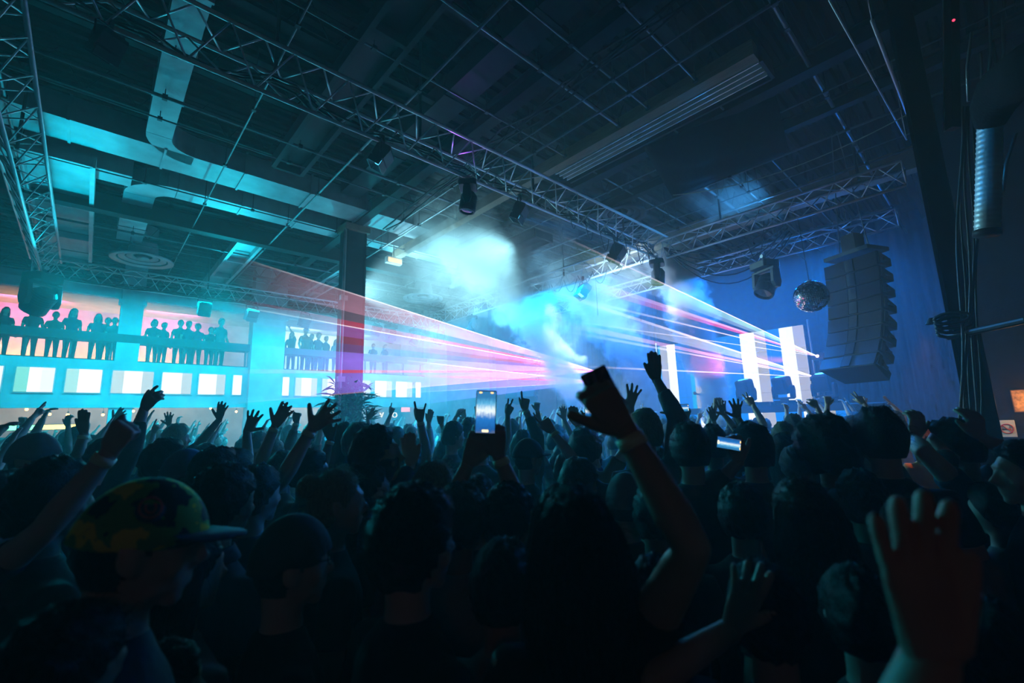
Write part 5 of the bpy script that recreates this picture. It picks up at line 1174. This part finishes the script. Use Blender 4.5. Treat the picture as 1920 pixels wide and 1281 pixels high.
def fan(S, ztop, zbot, xend, dy, bands, label, fade, key):
    """sheet from the projector S towards -X; ztop, zbot = heights reached at xend"""
    t = thing('laser_fan', label, 'laser beam', S); L = xend-S.x
    for i, (f0, f1, col, k) in enumerate(bands):
        z0 = ztop+(zbot-ztop)*f0-S.z; z1 = ztop+(zbot-ztop)*f1-S.z; w = .004
        V = [(-.02, -w, 0), (-.02, w, 0), (L, dy-w, z0), (L, dy+w, z0), (L, dy-w, z1), (L, dy+w, z1)]
        MB().raw(V, [(0, 2, 4), (1, 5, 3), (0, 1, 3, 2), (0, 4, 5, 1), (2, 3, 5, 4)]).build('beam', laser_mat('laser_%s_%d' % (key, i), col, k*3.4, fade=fade), t)
WHT, PNK, RED, MAG, VIO, IND, GRN = (.8, .62, .68), (.75, .3, .42), (1, .03, .1), (.8, .12, .7), (.42, .16, 1), (.18, .18, 1), (.5, .9, .5)
fan(LAS[2], 4.95, 2.2, 1.6, 9.2-LAS[2].y, [(0, .012, WHT, 3.2), (.012, .2, PNK, 1.5), (.2, .29, (.7, .35, .45), .55), (.29, .34, RED, 1.5), (.34, .35, WHT, 4.5), (.35, .45, MAG, 1.4), (.45, .52, RED, .9), (.52, .6, MAG, .75), (.6, .77, VIO, 2.4), (.77, .8, RED, 2.2), (.8, .99, VIO, 1.9), (.99, 1, PNK, 1.6)], 'wide banded laser sheet in pink red and violet crossing to the hall column', 12.3, 'a')
fan(LAS[3], 3.3, 2.2, 5.5, -.5, [(0, .02, WHT, 2.5), (.02, .3, PNK, .8), (.3, .36, RED, 1.6), (.36, .7, VIO, 1.3), (.7, .72, WHT, 1.2), (.72, 1, IND, .9)], 'lower violet laser sheet from the smoke side projector', 8.6, 'b')
fan(LAS[0], 3.95, 2.85, 3.0, -.05, [(0, .02, WHT, 2.2), (.02, .2, GRN, .75), (.2, .32, (.8, 1, .7), .3), (.42, .48, PNK, 1.6), (.48, .56, RED, .9), (.7, .73, WHT, 1.5), (.985, 1., WHT, 1.6)], 'pale green and pink laser sheet fanning from the speaker side', 10.4, 'c')
fan(LAS[1], 3.25, 2.34, 3.0, -.05, [(0, .05, WHT, 2.2), (.05, .3, (1, .95, .9), .55), (.38, .46, PNK, 1.5), (.5, .54, WHT, 1.2), (.97, 1., WHT, 1.8)], 'lower white and pink laser sheet from the speaker side', 10.2, 'd')
# ---------------------------------------------------------------- smoke
def plume(p0, a, b, h, r0, r1, dens, label, seed, rcurve=1.0, top=.75):
    p0 = Vector(p0); pts = []; rad = []; n = 14
    for i in range(n+1):
        z = h*i/n; pts.append((a[0]*z+b[0]*z*z, a[1]*z+b[1]*z*z, z)); rad.append((r0+(r1-r0)*(i/n)**rcurve)*1.35)
    m = bpy.data.materials.new('smoke_%d' % seed); m.use_nodes = True; nt = m.node_tree; nt.nodes.clear()
    N = lambda t, **k: nt.nodes.new(t)
    def math(op, x, y=None, z=None):
        q = nt.nodes.new('ShaderNodeMath'); q.operation = op
        for i, v in enumerate((x, y, z)):
            if v is None: continue
            if isinstance(v, (int, float)): q.inputs[i].default_value = v
            else: lk(nt, v, q.inputs[i])
        return q.outputs[0]
    out = N('ShaderNodeOutputMaterial'); vs = N('ShaderNodeVolumeScatter'); vs.inputs['Anisotropy'].default_value = .15; lk(nt, vs.outputs[0], out.inputs['Volume'])
    tc = N('ShaderNodeTexCoord'); sp = N('ShaderNodeSeparateXYZ'); lk(nt, tc.outputs['Object'], sp.inputs[0]); X, Y, Z = sp.outputs
    z2 = math('MULTIPLY', Z, Z); cx = math('ADD', math('MULTIPLY', Z, a[0]), math('MULTIPLY', z2, b[0])); cyy = math('ADD', math('MULTIPLY', Z, a[1]), math('MULTIPLY', z2, b[1]))
    dx = math('SUBTRACT', X, cx); dyv = math('SUBTRACT', Y, cyy); dist = math('SQRT', math('ADD', math('MULTIPLY', dx, dx), math('MULTIPLY', dyv, dyv)))
    t = math('DIVIDE', Z, h); tp = math('POWER', math('MAXIMUM', t, .001), rcurve); R = math('MULTIPLY_ADD', tp, r1-r0, r0)
    rel = math('DIVIDE', dist, R)
    nz = N('ShaderNodeTexNoise'); nz.noise_dimensions = '4D'; nz.inputs['W'].default_value = seed; nz.inputs['Scale'].default_value = 2.5; nz.inputs['Detail'].default_value = 6; nz.inputs['Roughness'].default_value = .62; nz.inputs['Distortion'].default_value = .4; lk(nt, tc.outputs['Object'], nz.inputs['Vector'])
    v = math('SUBTRACT', math('MULTIPLY_ADD', nz.outputs['Fac'], 2.4, -.42), rel)
    mr = N('ShaderNodeMapRange'); mr.interpolation_type = 'SMOOTHSTEP'; mr.inputs[1].default_value = 0; mr.inputs[2].default_value = .32; lk(nt, v, mr.inputs[0])
    fd = N('ShaderNodeMapRange'); fd.inputs[1].default_value = top; fd.inputs[2].default_value = 1.; fd.inputs[3].default_value = 1; fd.inputs[4].default_value = 0; lk(nt, t, fd.inputs[0])
    # smoke thins as the jet widens
    thin = math('DIVIDE', 1, math('MULTIPLY_ADD', t, 1.0, .9))
    lk(nt, math('MULTIPLY', math('MULTIPLY', math('MULTIPLY', mr.outputs[0], fd.outputs[0]), thin), dens), vs.inputs['Density'])
    MB().tube(pts, rad, 16).build('smoke_plume', m, loc=p0, label=label, cat='smoke', kind='stuff')
plume((12.05, 9.5, 1.5), (-.45, .0), (-.14, -.04), 5.8, .34, 1.9, 3.4, 'tall white smoke plume drifting up to the roof from the jet near the balcony', 1, .9, .86)
plume((12.05, 6.75, 1.5), (-.1, .25), (-.05, .03), 5.2, .36, 1.4, 3.0, 'violet tinted smoke plume rising between the jets', 2, .7)
plume((12.05, 5.15, 1.5), (-.05, .08), (-.02, .01), 5.6, .42, .9, 10.0, 'upright smoke plume glowing pink in front of the booth', 3, .6)
def cloud(c, r, dens, label, seed):
    m = bpy.data.materials.new('smoke_%d' % seed); m.use_nodes = True; nt = m.node_tree; nt.nodes.clear()
    out = nt.nodes.new('ShaderNodeOutputMaterial'); vs = nt.nodes.new('ShaderNodeVolumeScatter'); lk(nt, vs.outputs[0], out.inputs['Volume'])
    tc = nt.nodes.new('ShaderNodeTexCoord'); mp = nt.nodes.new('ShaderNodeMapping'); mp.inputs['Scale'].default_value = [1/q for q in r]; lk(nt, tc.outputs['Object'], mp.inputs[0])
    ln = nt.nodes.new('ShaderNodeVectorMath'); ln.operation = 'LENGTH'; lk(nt, mp.outputs[0], ln.inputs[0])
    nz = nt.nodes.new('ShaderNodeTexNoise'); nz.inputs['Scale'].default_value = .8; nz.inputs['Detail'].default_value = 6; nz.inputs['Roughness'].default_value = .62; nz.inputs['Distortion'].default_value = .3; lk(nt, tc.outputs['Object'], nz.inputs['Vector'])
    a = nt.nodes.new('ShaderNodeMath'); a.operation = 'MULTIPLY_ADD'; a.inputs[1].default_value = 3.0; a.inputs[2].default_value = -.85; lk(nt, nz.outputs['Fac'], a.inputs[0])
    b = nt.nodes.new('ShaderNodeMath'); b.operation = 'SUBTRACT'; lk(nt, a.outputs[0], b.inputs[0]); lk(nt, ln.outputs['Value'], b.inputs[1])
    mr = nt.nodes.new('ShaderNodeMapRange'); mr.interpolation_type = 'SMOOTHSTEP'; mr.inputs[1].default_value = -.1; mr.inputs[2].default_value = .8; mr.inputs[4].default_value = dens; lk(nt, b.outputs[0], mr.inputs[0])
    lk(nt, mr.outputs[0], vs.inputs['Density'])
    MB().ball((0, 0, 0), [q*1.05 for q in r], 20, 12).build('smoke_cloud', m, loc=c, label=label, cat='smoke', kind='stuff')
cloud((6.7, 8.2, 5.75), (3.4, 3.0, 1.6), .8, 'broad pale smoke cloud hanging under the roof over the crowd', 5)
cloud((9.7, 7.2, 5.2), (2.3, 2.6, 2.0), .5, 'thin blue smoke cloud under the stage corner of the truss', 6)
cloud((9.8, 3.6, 6.5), (1.2, 1.3, .6), 1.2, 'wisp of blue smoke curling up by the mirror ball truss', 7)
# ---------------------------------------------------------------- spots added to light the smoke plumes and clouds
lamp('SPOT', 'jet_light', (9.4, 8.6, 5.2), (.75, .95, 1), 7000, .08, aim=(11.3, 9.4, 3.6), spot=50)
lamp('SPOT', 'jet_light', (13.3, 10.4, 2.0), (.6, .9, 1), 1800, .08, aim=(10.2, 9.4, 4.6), spot=40)
lamp('SPOT', 'cloud_light', (5.45, 12.7, 5.7), (.35, .85, 1), 4200, .1, aim=(7.1, 8.6, 5.5), spot=70)  # fill added for the cloud, no fixture at its origin
lamp('SPOT', 'cloud_light', (9.6, 12.6, 5.6), (.15, .55, 1), 4500, .1, aim=(9.6, 7.2, 5.4), spot=46)
lamp('SPOT', 'cloud_light', (10.6, 2.6, 5.9), (.05, .4, 1), 500, .1, aim=(9.8, 3.6, 6.5), spot=70)
lamp('SPOT', 'jet_light', (9.5, 7.2, 5.2), (.6, .6, 1), 5000, .08, aim=(11.6, 7.3, 3.6), spot=45)
lamp('SPOT', 'jet_light', (9.5, 5.2, 5.2), (1, .95, .9), 5000, .08, aim=(11.9, 5.4, 4.6), spot=34)
lamp('SPOT', 'laser_scatter', (13.7, 3.6, 3.2), (1, .15, .4), 6000, .05, aim=(12, 5.2, 3.1), spot=20)  # pink and white spots added to tint the plumes near the lasers
lamp('SPOT', 'laser_scatter', (9.6, 5.0, 5.1), (1, .12, .35), 3500, .05, aim=(11.9, 5.3, 2.9), spot=12)
lamp('SPOT', 'laser_scatter', (13.6, 10.0, 3.4), (1, .9, .85), 1200, .05, aim=(11.5, 9.5, 2.9), spot=22)
lamp('SPOT', 'cloud_light', (5.0, 5.3, 4.7), (.35, .85, 1), 3600, .1, aim=(6.7, 8.8, 5.4), spot=44)
lamp('SPOT', 'cloud_light', (8.3, 5.0, 4.9), (.45, .7, 1), 2600, .1, aim=(10.6, 6.6, 5.3), spot=58)
